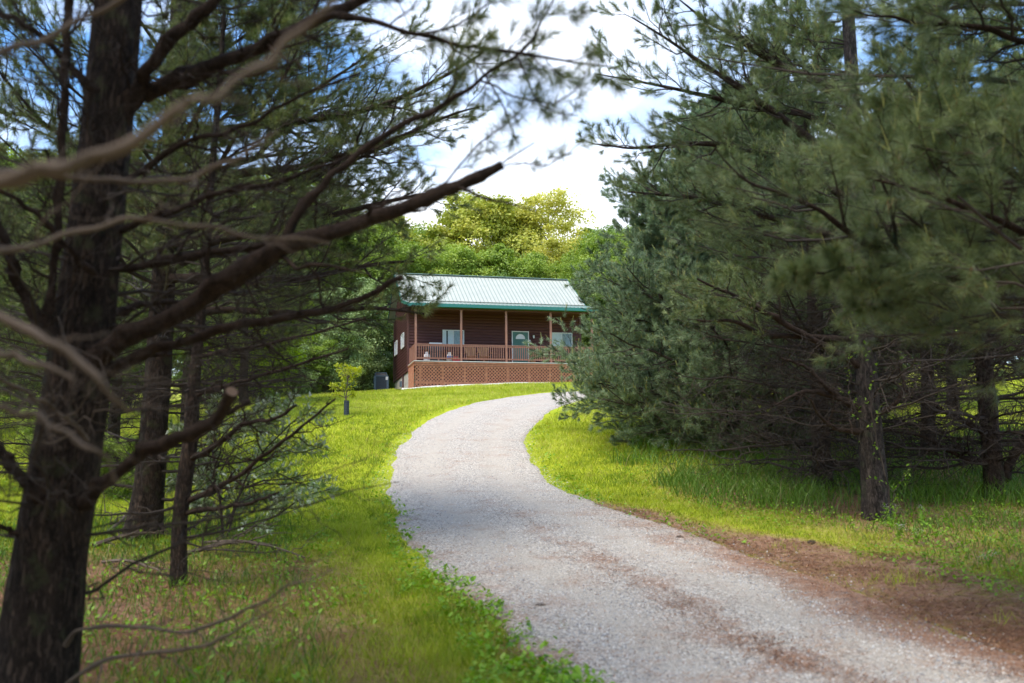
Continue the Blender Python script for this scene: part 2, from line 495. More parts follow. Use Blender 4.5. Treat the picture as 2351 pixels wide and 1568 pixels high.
ND = 900
DL, DR = smooth_pair(LE, RE, ND)
DC = (DL + DR) / 2


def drive_uv(x, y):
    """signed place across the drive: 0 left edge .. 1 right edge, by nearest station"""
    P = np.stack([np.ravel(x), np.ravel(y)], -1)
    out = np.empty(len(P)); st = np.empty(len(P)); wd = np.empty(len(P))
    S = DC[::4]
    for a in range(0, len(P), 20000):
        p = P[a:a + 20000]
        d = ((p[:, None] - S[None]) ** 2).sum(2)
        k = d.argmin(1) * 4
        e = DR[k] - DL[k]; w2 = (e ** 2).sum(1)
        out[a:a + 20000] = ((p - DL[k]) * e).sum(1) / w2
        st[a:a + 20000] = k / ND; wd[a:a + 20000] = np.sqrt(w2)
    return out, st, wd


# litter: under the near pines on both sides and along the drive's near right edge
def litter_amount(x, y):
    x = np.asarray(x, float); y = np.asarray(y, float)
    u, st, wd = drive_uv(x, y)
    u = u.reshape(x.shape); wd = wd.reshape(x.shape)
    dl = -u * wd; dr = (u - 1) * wd
    left = np.clip((dl - .35) / 1.2, 0, 1) * np.clip((15.5 - y) / 3, 0, 1) * (.72 + .28 * np.clip((dl - 2) / 1.5, 0, 1))
    left = np.maximum(left, np.clip(1 - dl / .8, 0, 1) * (dl > 0) * np.clip((12.5 - y) / 4, 0, 1) * .7)
    bw = np.clip((20 - y) / 10, 0, 1) * 2.9 * (.7 + .6 * vnoise(x, y, .9, 91))
    band = np.clip((bw - dr) / .7 + .3, 0, 1) * (bw > .1) * (.75 + .3 * vnoise(x, y, 2.2, 93))
    right = np.clip((dr - 1.0) / 2, 0, 1) * np.clip((27 - y) / 6, 0, 1) * (.62 + .38 * vnoise(x, y, .7, 94))
    return np.clip(np.where(dr > 0, np.maximum(band, right), np.where(dl > 0, left, 0)), 0, 1)


def make_ground():
    ys = [-60.0]
    while ys[-1] < 850:
        y = ys[-1]
        step = 4 if y < -12 else (.25 if y < 34 else (.5 if y < 66 else 1.06 ** max(0, (y - 66) / 14) * .8))
        ys.append(y + min(step, 40))
    ys = np.array(ys)
    xs = [0.0]
    while xs[-1] < 520:
        x = xs[-1]
        xs.append(x + (.25 if x < 14 else (.6 if x < 34 else .08 * x - 2.0)))
    xs = np.array(xs); xs = np.concatenate([-xs[:0:-1], xs])
    X, Y = np.meshgrid(xs, ys)
    Z = T(X, Y)
    u, st, wd = drive_uv(X, Y)
    nx, ny = len(xs), len(ys)
    i, j = np.meshgrid(np.arange(ny - 1), np.arange(nx - 1), indexing='ij')
    a = i * nx + j
    F = np.stack([a, a + 1, a + nx + 1, a + nx], -1).reshape(-1, 4)
    mb = MB(); mb.add(np.stack([X, Y, Z], -1).reshape(-1, 3), F)
    m, nt, n, l, b = nodes_of("meadow_soil")
    tc = n.new('ShaderNodeTexCoord')
    at_ = n.new('ShaderNodeAttribute'); at_.attribute_name = 'litter'
    n1 = n.new('ShaderNodeTexNoise'); n1.inputs['Scale'].default_value = .35; n1.inputs['Detail'].default_value = 5
    n2 = n.new('ShaderNodeTexNoise'); n2.inputs['Scale'].default_value = 9; n2.inputs['Detail'].default_value = 8; n2.inputs['Roughness'].default_value = .7
    n3 = n.new('ShaderNodeTexNoise'); n3.inputs['Scale'].default_value = 60; n3.inputs['Detail'].default_value = 4
    for q in (n1, n2, n3): l.new(tc.outputs['Object'], q.inputs['Vector'])
    g = ramp(n, [(.3, (0.15, 0.20, 0.010)), (.5, (0.36, 0.41, 0.022)), (.7, (0.50, 0.53, 0.045))])
    mixn = n.new('ShaderNodeMixRGB'); mixn.inputs[0].default_value = .55
    l.new(n1.outputs[0], mixn.inputs[1]); l.new(n2.outputs[0], mixn.inputs[2]); l.new(mixn.outputs[0], g.inputs[0])
    li = ramp(n, [(.3, (0.15, 0.08, 0.05)), (.5, (0.31, 0.18, 0.115)), (.68, (0.50, 0.36, 0.26))])
    mix2 = n.new('ShaderNodeMixRGB'); mix2.inputs[0].default_value = .6
    l.new(n2.outputs[0], mix2.inputs[1]); l.new(n3.outputs[0], mix2.inputs[2]); l.new(mix2.outputs[0], li.inputs[0])
    fac = n.new('ShaderNodeMath'); fac.operation = 'MULTIPLY_ADD'; fac.inputs[1].default_value = 1.3
    l.new(at_.outputs['Fac'], fac.inputs[0])
    ns = n.new('ShaderNodeMapRange'); ns.inputs[1].default_value = .35; ns.inputs[2].default_value = .65; ns.inputs[3].default_value = -.55; ns.inputs[4].default_value = .15
    l.new(n2.outputs[0], ns.inputs[0]); l.new(ns.outputs[0], fac.inputs[2])
    fac.use_clamp = True
    fm = n.new('ShaderNodeMixRGB'); l.new(fac.outputs[0], fm.inputs[0]); l.new(g.outputs[0], fm.inputs[1]); l.new(li.outputs[0], fm.inputs[2])
    l.new(fm.outputs[0], b.inputs['Base Color']); b.inputs['Roughness'].default_value = .95; b.inputs['Specular IOR Level'].default_value = .1
    bp = n.new('ShaderNodeBump'); bp.inputs['Strength'].default_value = .7; bp.inputs['Distance'].default_value = .04
    l.new(mix2.outputs[0], bp.inputs['Height']); l.new(bp.outputs[0], b.inputs['Normal'])
    o = mb.build("ground", m, smooth=True)
    att = o.data.attributes.new('litter', 'FLOAT', 'POINT')
    near = (Y.ravel() < 45) & (np.abs(X.ravel()) < 40)
    lit = np.zeros(X.size); lit[near] = litter_amount(X.ravel()[near], Y.ravel()[near])
    far = np.clip((Y.ravel() - 70) / 6, 0, 1) * .30
    att.data.foreach_set('value', np.maximum(lit, far).astype(np.float32))
    tag(o, kind='structure', label='green lawn and woodland ground rising towards the cabin', cat='ground')
    return o


make_ground()


def make_driveway():
    NA = 44
    n = 1500
    A, B = smooth_pair(LE, RE, n)
    s = np.arange(n) * .05
    wob = (vnoise(s * 1.0, s * 0, .9, 11) - .5) * .22 + (vnoise(s, s * 0, 7, 12) - .5) * .07
    wob2 = (vnoise(s, s * 0 + 5, .9, 13) - .5) * .22 + (vnoise(s, s * 0 + 9, 7, 14) - .5) * .07
    E = (B - A) / np.linalg.norm(B - A, axis=1, keepdims=True)
    A = A - E * (wob[:, None] + .08); B = B + E * (wob2[:, None] + .15)
    u = np.linspace(0, 1, NA)
    P = A[:, None] * (1 - u)[None, :, None] + B[:, None] * u[None, :, None]
    Z = T(P[..., 0], P[..., 1]) + .03 + .03 * np.sin(np.pi * u)[None] - .018 * (np.exp(-((u - .27) / .09) ** 2) + np.exp(-((u - .72) / .09) ** 2))[None]
    Z[:, 0] -= .06; Z[:, -1] -= .06
    V = np.concatenate([P, Z[..., None]], -1).reshape(-1, 3)
    i, j = np.meshgrid(np.arange(n - 1), np.arange(NA - 1), indexing='ij')
    a = i * NA + j
    F = np.stack([a, a + 1, a + NA + 1, a + NA], -1).reshape(-1, 4)
    mb = MB(); mb.add(V, F[:, ::-1] if False else F)
    m, nt, nn, l, b = nodes_of("gravel")
    tc = nn.new('ShaderNodeTexCoord')
    au = nn.new('ShaderNodeAttribute'); au.attribute_name = 'litter'
    vo = nn.new('ShaderNodeTexVoronoi'); vo.inputs['Scale'].default_value = 48
    vo2 = nn.new('ShaderNodeTexVoronoi'); vo2.inputs['Scale'].default_value = 22
    n2 = nn.new('ShaderNodeTexNoise'); n2.inputs['Scale'].default_value = 1.6; n2.inputs['Detail'].default_value = 8; n2.inputs['Roughness'].default_value = .68
    n3 = nn.new('ShaderNodeTexNoise'); n3.inputs['Scale'].default_value = 34; n3.inputs['Detail'].default_value = 5; n3.inputs['Roughness'].default_value = .7
    for q in (vo, vo2, n2, n3): l.new(tc.outputs['Object'], q.inputs['Vector'])
    sep = nn.new('ShaderNodeSeparateColor'); l.new(vo.outputs['Color'], sep.inputs[0])
    st = ramp(nn, [(0, (0.11, 0.105, 0.11)), (.22, (0.30, 0.27, 0.235)), (.6, (0.55, 0.49, 0.42)), (1, (0.84, 0.785, 0.70))])
    l.new(sep.outputs[0], st.inputs[0])
    du = ramp(nn, [(.35, (0.44, 0.38, 0.31)), (.65, (0.64, 0.58, 0.50))]); l.new(n3.outputs[0], du.inputs[0])
    atk = nn.new('ShaderNodeAttribute'); atk.attribute_name = 'track'
    mx = nn.new('ShaderNodeMixRGB'); l.new(atk.outputs['Fac'], mx.inputs[0]); l.new(st.outputs[0], mx.inputs[1]); l.new(du.outputs[0], mx.inputs[2])
    lit = ramp(nn, [(.3, (0.28, 0.14, 0.085)), (.7, (0.50, 0.32, 0.22))]); l.new(n3.outputs[0], lit.inputs[0])
    ns = nn.new('ShaderNodeMapRange'); ns.inputs[1].default_value = .38; ns.inputs[2].default_value = .66; ns.inputs[3].default_value = -.45; ns.inputs[4].default_value = .38
    l.new(n2.outputs[0], ns.inputs[0])
    ns3 = nn.new('ShaderNodeMapRange'); ns3.inputs[1].default_value = .4; ns3.inputs[2].default_value = .6; ns3.inputs[3].default_value = -.16; ns3.inputs[4].default_value = .16
    l.new(n3.outputs[0], ns3.inputs[0])
    ad = nn.new('ShaderNodeMath'); l.new(ns.outputs[0], ad.inputs[0]); l.new(ns3.outputs[0], ad.inputs[1])
    fac = nn.new('ShaderNodeMath'); fac.operation = 'ADD'; fac.use_clamp = True
    l.new(au.outputs['Fac'], fac.inputs[0]); l.new(ad.outputs[0], fac.inputs[1])
    fm = nn.new('ShaderNodeMixRGB'); l.new(fac.outputs[0], fm.inputs[0]); l.new(mx.outputs[0], fm.inputs[1]); l.new(lit.outputs[0], fm.inputs[2])
    l.new(fm.outputs[0], b.inputs['Base Color']); b.inputs['Roughness'].default_value = .9; b.inputs['Specular IOR Level'].default_value = .2
    hh = nn.new('ShaderNodeMath'); hh.operation = 'MULTIPLY_ADD'; hh.inputs[1].default_value = -1.0
    l.new(vo.outputs['Distance'], hh.inputs[0]); l.new(n3.outputs[0], hh.inputs[2])
    bp = nn.new('ShaderNodeBump'); bp.inputs['Strength'].default_value = .9; bp.inputs['Distance'].default_value = .02
    l.new(hh.outputs[0], bp.inputs['Height']); l.new(bp.outputs[0], b.inputs['Normal'])
    o = mb.build("driveway", m, smooth=True)
    yy = P[..., 1]
    near = np.clip((19 - yy) / 8, 0, 1)
    U = np.broadcast_to(u, yy.shape)
    lt = near * (.46 * np.exp(-((U - .50) / .07) ** 2) + 1.45 * np.clip((U - .72) / .28, 0, 1) ** 1.3 + .55 * np.clip((.10 - U) / .1, 0, 1) + .12)
    lt = lt - .02
    o.data.attributes.new('litter', 'FLOAT', 'POINT').data.foreach_set('value', lt.astype(np.float32).ravel())
    trk = .25 + .55 * (np.exp(-((U - .27) / .10) ** 2) + np.exp(-((U - .72) / .10) ** 2))
    o.data.attributes.new('track', 'FLOAT', 'POINT').data.foreach_set('value', trk.astype(np.float32).ravel())
    tag(o, kind='structure', label='pale gravel driveway curving up to the cabin', cat='driveway')


make_driveway()


# ------------------------------------------------------------------ scatter: grass, weeds, litter, stones
def frustum_points(n, y0, y1, power, seed, margin=1.12, side=None):
    """points in the visible wedge, density falling with distance as y**-power per unit area"""
    g = np.random.default_rng(seed)
    # pdf(y) ~ y * y**-power
    e = 2 - power
    q = g.random(n)
    if abs(e) < 1e-6:
        y = y0 * (y1 / y0) ** q
    else:
        y = (q * (y1 ** e - y0 ** e) + y0 ** e) ** (1 / e)
    half = .5143 * margin * y + .4
    x = (g.random(n) * 2 - 1) * half
    return x, y


HOUSE_CLEAR = []


def blades(x, y, h, w, lean, tint, seg=2, seed=1):
    g = np.random.default_rng(seed)
    n = len(x)
    z = T(x, y) - .01
    a = g.random(n) * 2 * np.pi
    b = g.random(n) * 2 * np.pi
    dx, dy = np.cos(a), np.sin(a)                        # lean direction
    wx, wy = np.cos(b) * w / 2, np.sin(b) * w / 2
    base = np.stack([x, y, z], -1)
    L = np.stack([dx * lean * h, dy * lean * h, h], -1)
    Wv = np.stack([wx, wy, np.zeros(n)], -1)
    mb = MB()
    if seg == 1:
        V = np.stack([base - Wv, base + Wv, base + L], 1)
        mb.add(V.reshape(-1, 3), np.arange(n * 3).reshape(-1, 3), 0, tint)
    else:
        mid = base + L * np.array([.35, .35, .62])
        V = np.stack([base - Wv, base + Wv, mid + Wv * .8, mid - Wv * .8, base + L], 1)
        o = np.arange(n)[:, None] * 5
        mb.add(V.reshape(-1, 3), o + np.array([0, 1, 2, 3]), 0, tint)
        # tips share the same vertices
        t = o + np.array([3, 2, 4])
        mb.t.append(t); mb.tm.append(np.zeros(n)); mb.tt.append(np.asarray(tint))
    return mb


def lawn():
    n = 900000
    x, y = frustum_points(n, 7.0, 64, 1.45, 21)
    u, st, wd = drive_uv(x, y)
    dl, dr = -u * wd, (u - 1) * wd
    off = np.where(u < .5, dl, dr)
    edge = (vnoise(x, y, 1.3, 31) - .5) * .25 + (vnoise(x, y, 7, 38) - .5) * .3
    keep = off > (edge + rng.normal(0, .13, len(off)))
    keep |= (off > -.55) & (off <= 0) & (rng.random(len(off)) < .25 * (vnoise(x, y, 4, 39) > .62))
    lit = litter_amount(x, y)
    keep &= rng.random(n) > lit * 1.3 * (vnoise(x, y, 1.3, 33) * .5 + .65)
    hv = house_uv(x, y)
    keep &= ~((hv[0] > -.9) & (hv[0] < 12) & (hv[1] > -.35))
    keep &= ~((y > 60) & (x > -8))
    x, y, off, lit = x[keep], y[keep], off[keep], lit[keep]
    n = len(x)
    patch = vnoise(x, y, .35, 35) * .35 + vnoise(x, y, 1.1, 40) * .3 + vnoise(x, y, 4, 36) * .35
    far = np.clip((y - 14) / 30, 0, 1)
    shade = np.clip((13 - y) / 5, 0, 1)
    h = (.05 + .05 * rng.random(n)) * (1 + .3 * far + .5 * shade) * np.clip(.5 + off * 2, .5, 1)
    w = (.0045 + .00046 * y) * (.7 + .6 * rng.random(n))
    t = np.clip(-.12 + 1.15 * patch - .16 * (1 - far) + .35 * (rng.random(n) - .5) + .08 * far, 0, .9)  # near blades tinted greener and darker: shade painted into their colour
    h = h * (.6 + .9 * vnoise(x, y, 2.6, 45))
    dry = rng.random(n) < (.06 + .14 * (vnoise(x, y, 1.4, 37) > .62))
    t = np.where(dry, .96, t)
    fl = (rng.random(n) < .006) & (y > 14)
    t = np.where(fl, 1.0, t)
    o = blades(x, y, h, w, .25 + .7 * rng.random(n), t, 1, 5).build("lawn_grass", M_LAWN)
    tag(o, 'short yellow-green mown grass covering the lawn beside the driveway', 'grass', kind='stuff')


def leafy(n_cl, pts, per, size, mat, name, label, cat, height=.12, seed=3, folded=True):
    """low broad-leaved weeds: rosettes of kite-shaped leaves"""
    g = np.random.default_rng(seed)
    x, y = pts
    n = len(x)
    x = np.repeat(x, per) + g.normal(0, .05, n * per); y = np.repeat(y, per) + g.normal(0, .05, n * per)
    N = len(x)
    z = T(x, y) + height * g.random(N) ** 1.2 * np.repeat(.5 + g.random(n), per)
    a = g.random(N) * 2 * np.pi; el = g.uniform(-.2, .9, N)
    s = size * (.5 + .9 * g.random(N))
    d = np.stack([np.cos(a) * np.cos(el), np.sin(a) * np.cos(el), np.sin(el)], -1)
    sd = np.stack([-np.sin(a), np.cos(a), g.normal(0, .25, N)], -1)
    up = np.cross(d, sd)
    b = np.stack([x, y, z], -1)
    s = s[:, None]
    V = np.stack([b, b + d * s * .45 + sd * s * .32 + up * s * .08, b + d * s, b + d * s * .45 - sd * s * .32 + up * s * .08], 1)
    mb = MB()
    o = np.arange(N)[:, None] * 4
    t = np.clip(g.normal(.5, .25, N), 0, 1)
    mb.add(V.reshape(-1, 3), o + np.array([0, 1, 2]), 0, t)
    mb.t.append(o + np.array([0, 2, 3])); mb.tm.append(np.zeros(N)); mb.tt.append(t)
    ob = mb.build(name, mat)
    tag(ob, label, cat, kind='stuff')
    return ob


# ------------------------------------------------------------------ house frame (needed by the masks)
H_ROT = R(13.5)
H_DECK = 6.45 + CAMZ                              # deck floor height
_hp = at(951.7, 826.4, 53.8)
HO = np.array([_hp[0], _hp[1], 0.0])              # deck front-left corner
HU = np.array([math.cos(H_ROT), math.sin(H_ROT), 0]); HV = np.array([-math.sin(H_ROT), math.cos(H_ROT), 0])


def house_uv(x, y):
    dx, dy = np.asarray(x) - HO[0], np.asarray(y) - HO[1]
    return dx * HU[0] + dy * HU[1], dx * HV[0] + dy * HV[1]


def hu(px, v, py=800):
    """position along the front (metres) of a pixel column on the plane v"""
    d = ray(px, py)
    # solve d*t . : (d*t - HO).HV = v
    t = (v + HO[:2] @ HV[:2]) / (d[0] * HV[0] + d[1] * HV[1])
    p = np.array([d[0] * t, d[1] * t, 0])
    return float((p - HO) @ HU)


lawn()


def pick(n, y0, y1, power, seed, fn):
    x, y = frustum_points(n, y0, y1, power, seed)
    u, st, wd = drive_uv(x, y)
    k = fn(x, y, -u * wd, (u - 1) * wd)
    return x[k], y[k]


# taller rough grass: under the left pines, and in the shade of the right pines
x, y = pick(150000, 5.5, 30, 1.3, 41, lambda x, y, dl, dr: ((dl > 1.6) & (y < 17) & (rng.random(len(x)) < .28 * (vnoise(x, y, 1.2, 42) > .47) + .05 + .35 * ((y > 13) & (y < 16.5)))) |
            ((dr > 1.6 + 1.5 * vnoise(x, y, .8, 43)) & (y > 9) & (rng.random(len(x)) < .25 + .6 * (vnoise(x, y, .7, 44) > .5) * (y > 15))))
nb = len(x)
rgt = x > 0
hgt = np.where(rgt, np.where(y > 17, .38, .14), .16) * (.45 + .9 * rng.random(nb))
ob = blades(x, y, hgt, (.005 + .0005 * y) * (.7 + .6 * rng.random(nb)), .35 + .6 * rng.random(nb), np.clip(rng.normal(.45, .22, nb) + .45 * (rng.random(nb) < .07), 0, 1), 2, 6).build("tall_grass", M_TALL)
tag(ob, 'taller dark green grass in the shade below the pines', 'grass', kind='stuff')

# clover and plantain along the edges of the drive
p = pick(56000, 5.5, 40, 1.7, 51, lambda x, y, dl, dr: ((dl > -.10) & (dl < .30 + .6 * vnoise(x, y, 1.0, 52)) & (y < 12.2) & (vnoise(x, y, 3.0, 58) > .3)) | ((dl > -.15) & (dl < .15 + .3 * vnoise(x, y, 1.0, 52)) & (rng.random(len(x)) < .35)) |
         ((dr > -.1) & (dr < .5) & (y > 14) & (rng.random(len(x)) < .5 * vnoise(x, y, 1.3, 53))))
leafy(0, p, 4, .062, M_WEED, "verge_weeds", 'bright green leafy weeds edging the gravel driveway', 'weeds', .09, 5)
p = pick(40000, 5.5, 26, 1.3, 55, lambda x, y, dl, dr: ((dl > 1) & (rng.random(len(x)) < .30 * (vnoise(x, y, 1.6, 56) > .5))) | ((dr > 1.4) & (rng.random(len(x)) < .5 * (vnoise(x, y, 1.1, 57) > .42))))
leafy(0, p, 4, .05, M_WEED, "woodland_weeds", 'scattered broad-leaved weeds among fallen needles below the pines', 'weeds', .15, 6)


def scatter_needles():
    n = 480000
    x, y = frustum_points(n, 5.0, 24, 1.6, 61)
    u, st, wd = drive_uv(x, y)
    inn = (u > 0) & (u < 1)
    amt = litter_amount(x, y)
    near = np.clip((19 - y) / 9, 0, 1)
    amt_in = near * (.30 * np.exp(-((u - .5) / .06) ** 2) + .6 * np.clip((u - .78) / .22, 0, 1) + .06)
    amt = np.where(inn, amt_in, amt)
    keep = rng.random(n) < amt * (.4 + 1.0 * vnoise(x, y, 1.8, 62))
    x, y, inn = x[keep], y[keep], inn[keep]
    n = len(x)
    z = T(x, y) + np.where(inn, .068, .012) + .015 * rng.random(n)
    a = rng.random(n) * 2 * np.pi
    L = .05 + .05 * rng.random(n); w = .0022 + .00030 * y
    d = np.stack([np.cos(a) * L, np.sin(a) * L, rng.normal(0, .012, n)], -1)
    s = np.stack([-np.sin(a) * w, np.cos(a) * w, 0 * a], -1)
    b = np.stack([x, y, z], -1)
    V = np.stack([b - s, b + s, b + d], 1)
    mb = MB(); mb.add(V.reshape(-1, 3), np.arange(n * 3).reshape(-1, 3), 0, rng.random(n))
    tag(mb.build("pine_litter", M_LITTERN), 'reddish brown fallen pine needles strewn over drive and verge', 'pine needles', kind='stuff')


scatter_needles()


def scatter_stones():
    n = 190000
    x, y = frustum_points(n, 5.0, 30, 1.9, 71)
    u, st, wd = drive_uv(x, y)
    jit = np.abs(rng.normal(0, .035, n)) * (rng.random(n) < .6)
    keep = (u > -.0 - jit) & (u < 1.0 + jit * 2.5)
    x, y = x[keep], y[keep]; n = len(x)
    uu = u[keep]
    zz = T(x, y) + np.where((uu < 0) | (uu > 1), .004, .03) + .03 * np.sin(np.pi * np.clip(uu, 0, 1)) - .018 * (np.exp(-((uu - .27) / .09) ** 2) + np.exp(-((uu - .72) / .09) ** 2))
    r = (.004 + .009 * rng.random(n) ** 2.5) * (1 + y * .02)
    base = np.array([[1, 0, 0], [0, 1, 0], [-1, 0, 0], [0, -1, 0], [0, 0, 1.]])
    V = base[None] * (.7 + .6 * rng.random((n, 5, 1)))
    V[:, :, 2] *= .75
    a = rng.random(n) * 2 * np.pi
    c, s = np.cos(a)[:, None], np.sin(a)[:, None]
    V = np.stack([V[..., 0] * c - V[..., 1] * s, V[..., 0] * s + V[..., 1] * c, V[..., 2]], -1) * r[:, None, None]
    V += np.stack([x, y, zz - r * .15], -1)[:, None]
    o = np.arange(n)[:, None] * 5
    mb = MB(); t = rng.random(n)
    mb.add(V.reshape(-1, 3), o + np.array([0, 1, 4]), 0, t)
    for k in ([1, 2, 4], [2, 3, 4], [3, 0, 4]):
        mb.t.append(o + np.array(k)); mb.tm.append(np.zeros(n)); mb.tt.append(t)
    m, nt, nn, l, b = nodes_of("loose_stone")
    a_ = nn.new('ShaderNodeAttribute'); a_.attribute_name = 'tint'
    r_ = ramp(nn, [(0, (0.10, 0.11, 0.13)), (.25, (0.30, 0.30, 0.31)), (.7, (0.52, 0.50, 0.48)), (1, (0.74, 0.72, 0.70))])
    l.new(a_.outputs['Fac'], r_.inputs[0]); l.new(r_.outputs[0], b.inputs['Base Color']); b.inputs['Roughness'].default_value = .85
    tag(mb.build("gravel_stones", m), 'loose grey and white stones lying on the driveway', 'gravel', kind='stuff')


scatter_stones()

# ------------------------------------------------------------------ the cabin
GB = float(T(HO[0], HO[1])) - .02                 # ground at the deck corner
DK = H_DECK - GB                                  # deck height above it
WALLV, BACKV = 2.4, 9.0
W_L, W_R = -.05, hu(1359, 0) + .05                # wall ends along the front
D_R = hu(1359, 0)
house = empty("cabin", (HO[0], HO[1], GB), H_ROT)
tag(house, 'dark red log-sided cabin with pale metal roof and raised front porch', 'cabin')
house_group = []


def siding(name, p0, p1, z0, zt, out, parent, mat=M_SIDING, pitch=.17, dep=.035, holes=()):
    """half-round log courses between p0 and p1 (2d, local); zt: top height as function of the fraction along"""
    mb = MB()
    p0, p1, out = np.array(p0, float), np.array(p1, float), np.array(out, float)
    zmax = max(zt(f) for f in np.linspace(0, 1, 21))
    z = z0
    L = np.linalg.norm(p1 - p0)
    k = 0
    while z < zmax - .01:
        a, b = 0.0, 1.0
        fs = [f for f in np.linspace(0, 1, 161) if zt(f) >= z + pitch * .9]
        if not fs: break
        a, b = fs[0], fs[-1]
        n = 2 if L < .5 else 14
        ff = np.linspace(a, b, n)
        prof = [(0, 0), (.6, .12), (.95, .35), (1.0, .6), (.8, .85), (.0, 1.0)]
        V = []
        for f in ff:
            c = p0 + (p1 - p0) * f
            for o, h in prof:
                q = c + out * (o * dep)
                V.append((q[0], q[1], z + h * pitch))
        m = len(prof)
        F = [[i * m + j, (i + 1) * m + j, (i + 1) * m + j + 1, i * m + j + 1] for i in range(n - 1) for j in range(m - 1)]
        mb.add(V, F, 0, .5)
        z += pitch; k += 1
    # solid wall behind the courses
    q0, q1 = p0 - out * .10, p1 - out * .10
    r0, r1 = p0 - out * .002, p1 - out * .002
    fs = np.linspace(0, 1, 21)
    for f0, f1 in zip(fs[:-1], fs[1:]):
        A, B = p0 + (p1 - p0) * f0 - out * .002, p0 + (p1 - p0) * f1 - out * .002
        mb.add([(A[0], A[1], z0), (B[0], B[1], z0), (B[0], B[1], zt(f1)), (A[0], A[1], zt(f0))], [[0, 1, 2, 3]])
    return mb.build(name, mat, parent)


BRK = DK + 3.60                                   # height of the break between porch and main roof (under side)
EAVE = DK + 2.97
RIDGE = DK + 5.93
RV = 6.05                                         # ridge plane (v)
BV = 2.45
siding("front_wall", (W_L, WALLV), (W_R, WALLV), DK - .35, lambda f: BRK - .05, (0, -1), house)


def gable(f):
    v = WALLV + (BACKV - WALLV) * f
    return (BRK - .05) + (RIDGE - BRK - .12) * (1 - abs(v - 5.7) / 3.3) if 0 <= f <= 1 else 0


siding("side_wall", (W_L, WALLV), (W_L, BACKV), DK - .35, gable, (-1, 0), house)
siding("side_wall", (W_R, WALLV), (W_R, BACKV), DK - .35, gable, (1, 0), house)
siding("back_wall", (W_L, BACKV), (W_R, BACKV), DK - .35, lambda f: BRK - .05, (0, 1), house)
mb = MB(); mb.box((W_L + .03, WALLV + .03, -.6), (W_R - .03, BACKV - .03, DK - .34)); mb.build("foundation", M_CONC, house)
mb = MB()
for (u, v) in ((W_L, WALLV), (W_L, BACKV), (W_R, WALLV)):
    mb = MB(); mb.box((u - .06, v - .06, DK - .36), (u + .06, v + .06, BRK - .08)); mb.build("corner_board", M_TRIM, house)

# roof: sheets with raised ribs; built as slabs with thickness
RL, RRT = -.42, D_R + .42


def roof_plane(v0, z0, v1, z1, th=.05, pitch=.23):
    mb = MB()
    nrm = np.array([0, -(z1 - z0), v1 - v0]); nrm = nrm / np.linalg.norm(nrm) * (1 if (v1 > v0) else -1)
    a, b = np.array([0, v0, z0]), np.array([0, v1, z1])
    for k, (x0, x1) in enumerate([(RL, RRT)]):
        c = [a + [x0, 0, 0], a + [x1, 0, 0], b + [x1, 0, 0], b + [x0, 0, 0]]
        c2 = [p - nrm * th for p in c]
        mb.add(np.array(c + c2), [[0, 1, 2, 3], [7, 6, 5, 4], [0, 4, 5, 1], [1, 5, 6, 2], [2, 6, 7, 3], [3, 7, 4, 0]], 0)
    x = RL + .03
    while x < RRT:
        w, h = .016, .022
        p = [a + [x - w, 0, 0], a + [x + w, 0, 0], b + [x + w, 0, 0], b + [x - w, 0, 0]]
        q = [a + [x - w * .4, 0, 0] + nrm * h, a + [x + w * .4, 0, 0] + nrm * h, b + [x + w * .4, 0, 0] + nrm * h, b + [x - w * .4, 0, 0] + nrm * h]
        mb.add(np.array(p + q), [[4, 5, 6, 7], [0, 4, 7, 3], [1, 2, 6, 5], [0, 1, 5, 4], [3, 7, 6, 2]], 1)
        x += pitch
    return mb


roof = roof_plane(BV, BRK + .16, RV, RIDGE + .10).build("roof", [M_ROOF, M_RIB], house)
roof_plane(-.36, EAVE + .17, BV - .01, BRK + .14).build("porch_roof", [M_ROOF, M_RIB], roof)
roof_plane(9.5, BRK - .02, RV, RIDGE + .10).build("rear_roof", [M_ROOF, M_RIB], roof)
mb = MB()
mb.bar((RL, RV, RIDGE + .135), (RRT, RV, RIDGE + .135), .30, .035)
mb.build("ridge_cap", M_RIB, roof)
mb = MB(); mb.bar((RL, BV - .02, BRK + .19), (RRT, BV - .02, BRK + .19), .10, .012); mb.build("transition_flashing", M_ROOF, roof)
mb = MB(); mb.box((RL, -.385, EAVE - .02), (RRT, -.355, EAVE + .165)); mb.build("fascia", M_TEAL, house)
for x0 in (RL - .03, RRT):
    mb = MB()
    for (va, za, vb, zb) in ((-.36, EAVE + .19, BV, BRK + .17), (BV, BRK + .19, RV, RIDGE + .12), (RV, RIDGE + .12, 9.5, BRK)):
        V = [(x, v, z + dz) for x in (x0, x0 + .03) for (v, z) in ((va, za), (vb, zb)) for dz in (-.17, 0)]
        mb.add(V, [[0, 1, 3, 2], [4, 6, 7, 5], [0, 4, 5, 1], [2, 3, 7, 6], [1, 5, 7, 3], [0, 2, 6, 4]])
    mb.build("rake_board", M_TEAL, house)
mb = MB(); mb.box((RL + .02, -.33, EAVE - .01), (RRT - .02, .04, EAVE + .01)); mb.build("soffit", M_TEAL, house)
mb = MB(); mb.box((0, .05, EAVE - .10), (D_R, .17, EAVE + .04)); mb.build("porch_beam", M_TRIM, house)
mb = MB(); mb.box((0, .171, EAVE + .06), (D_R, WALLV, EAVE + .09)); mb.build("porch_ceiling", M_TRIM, house)

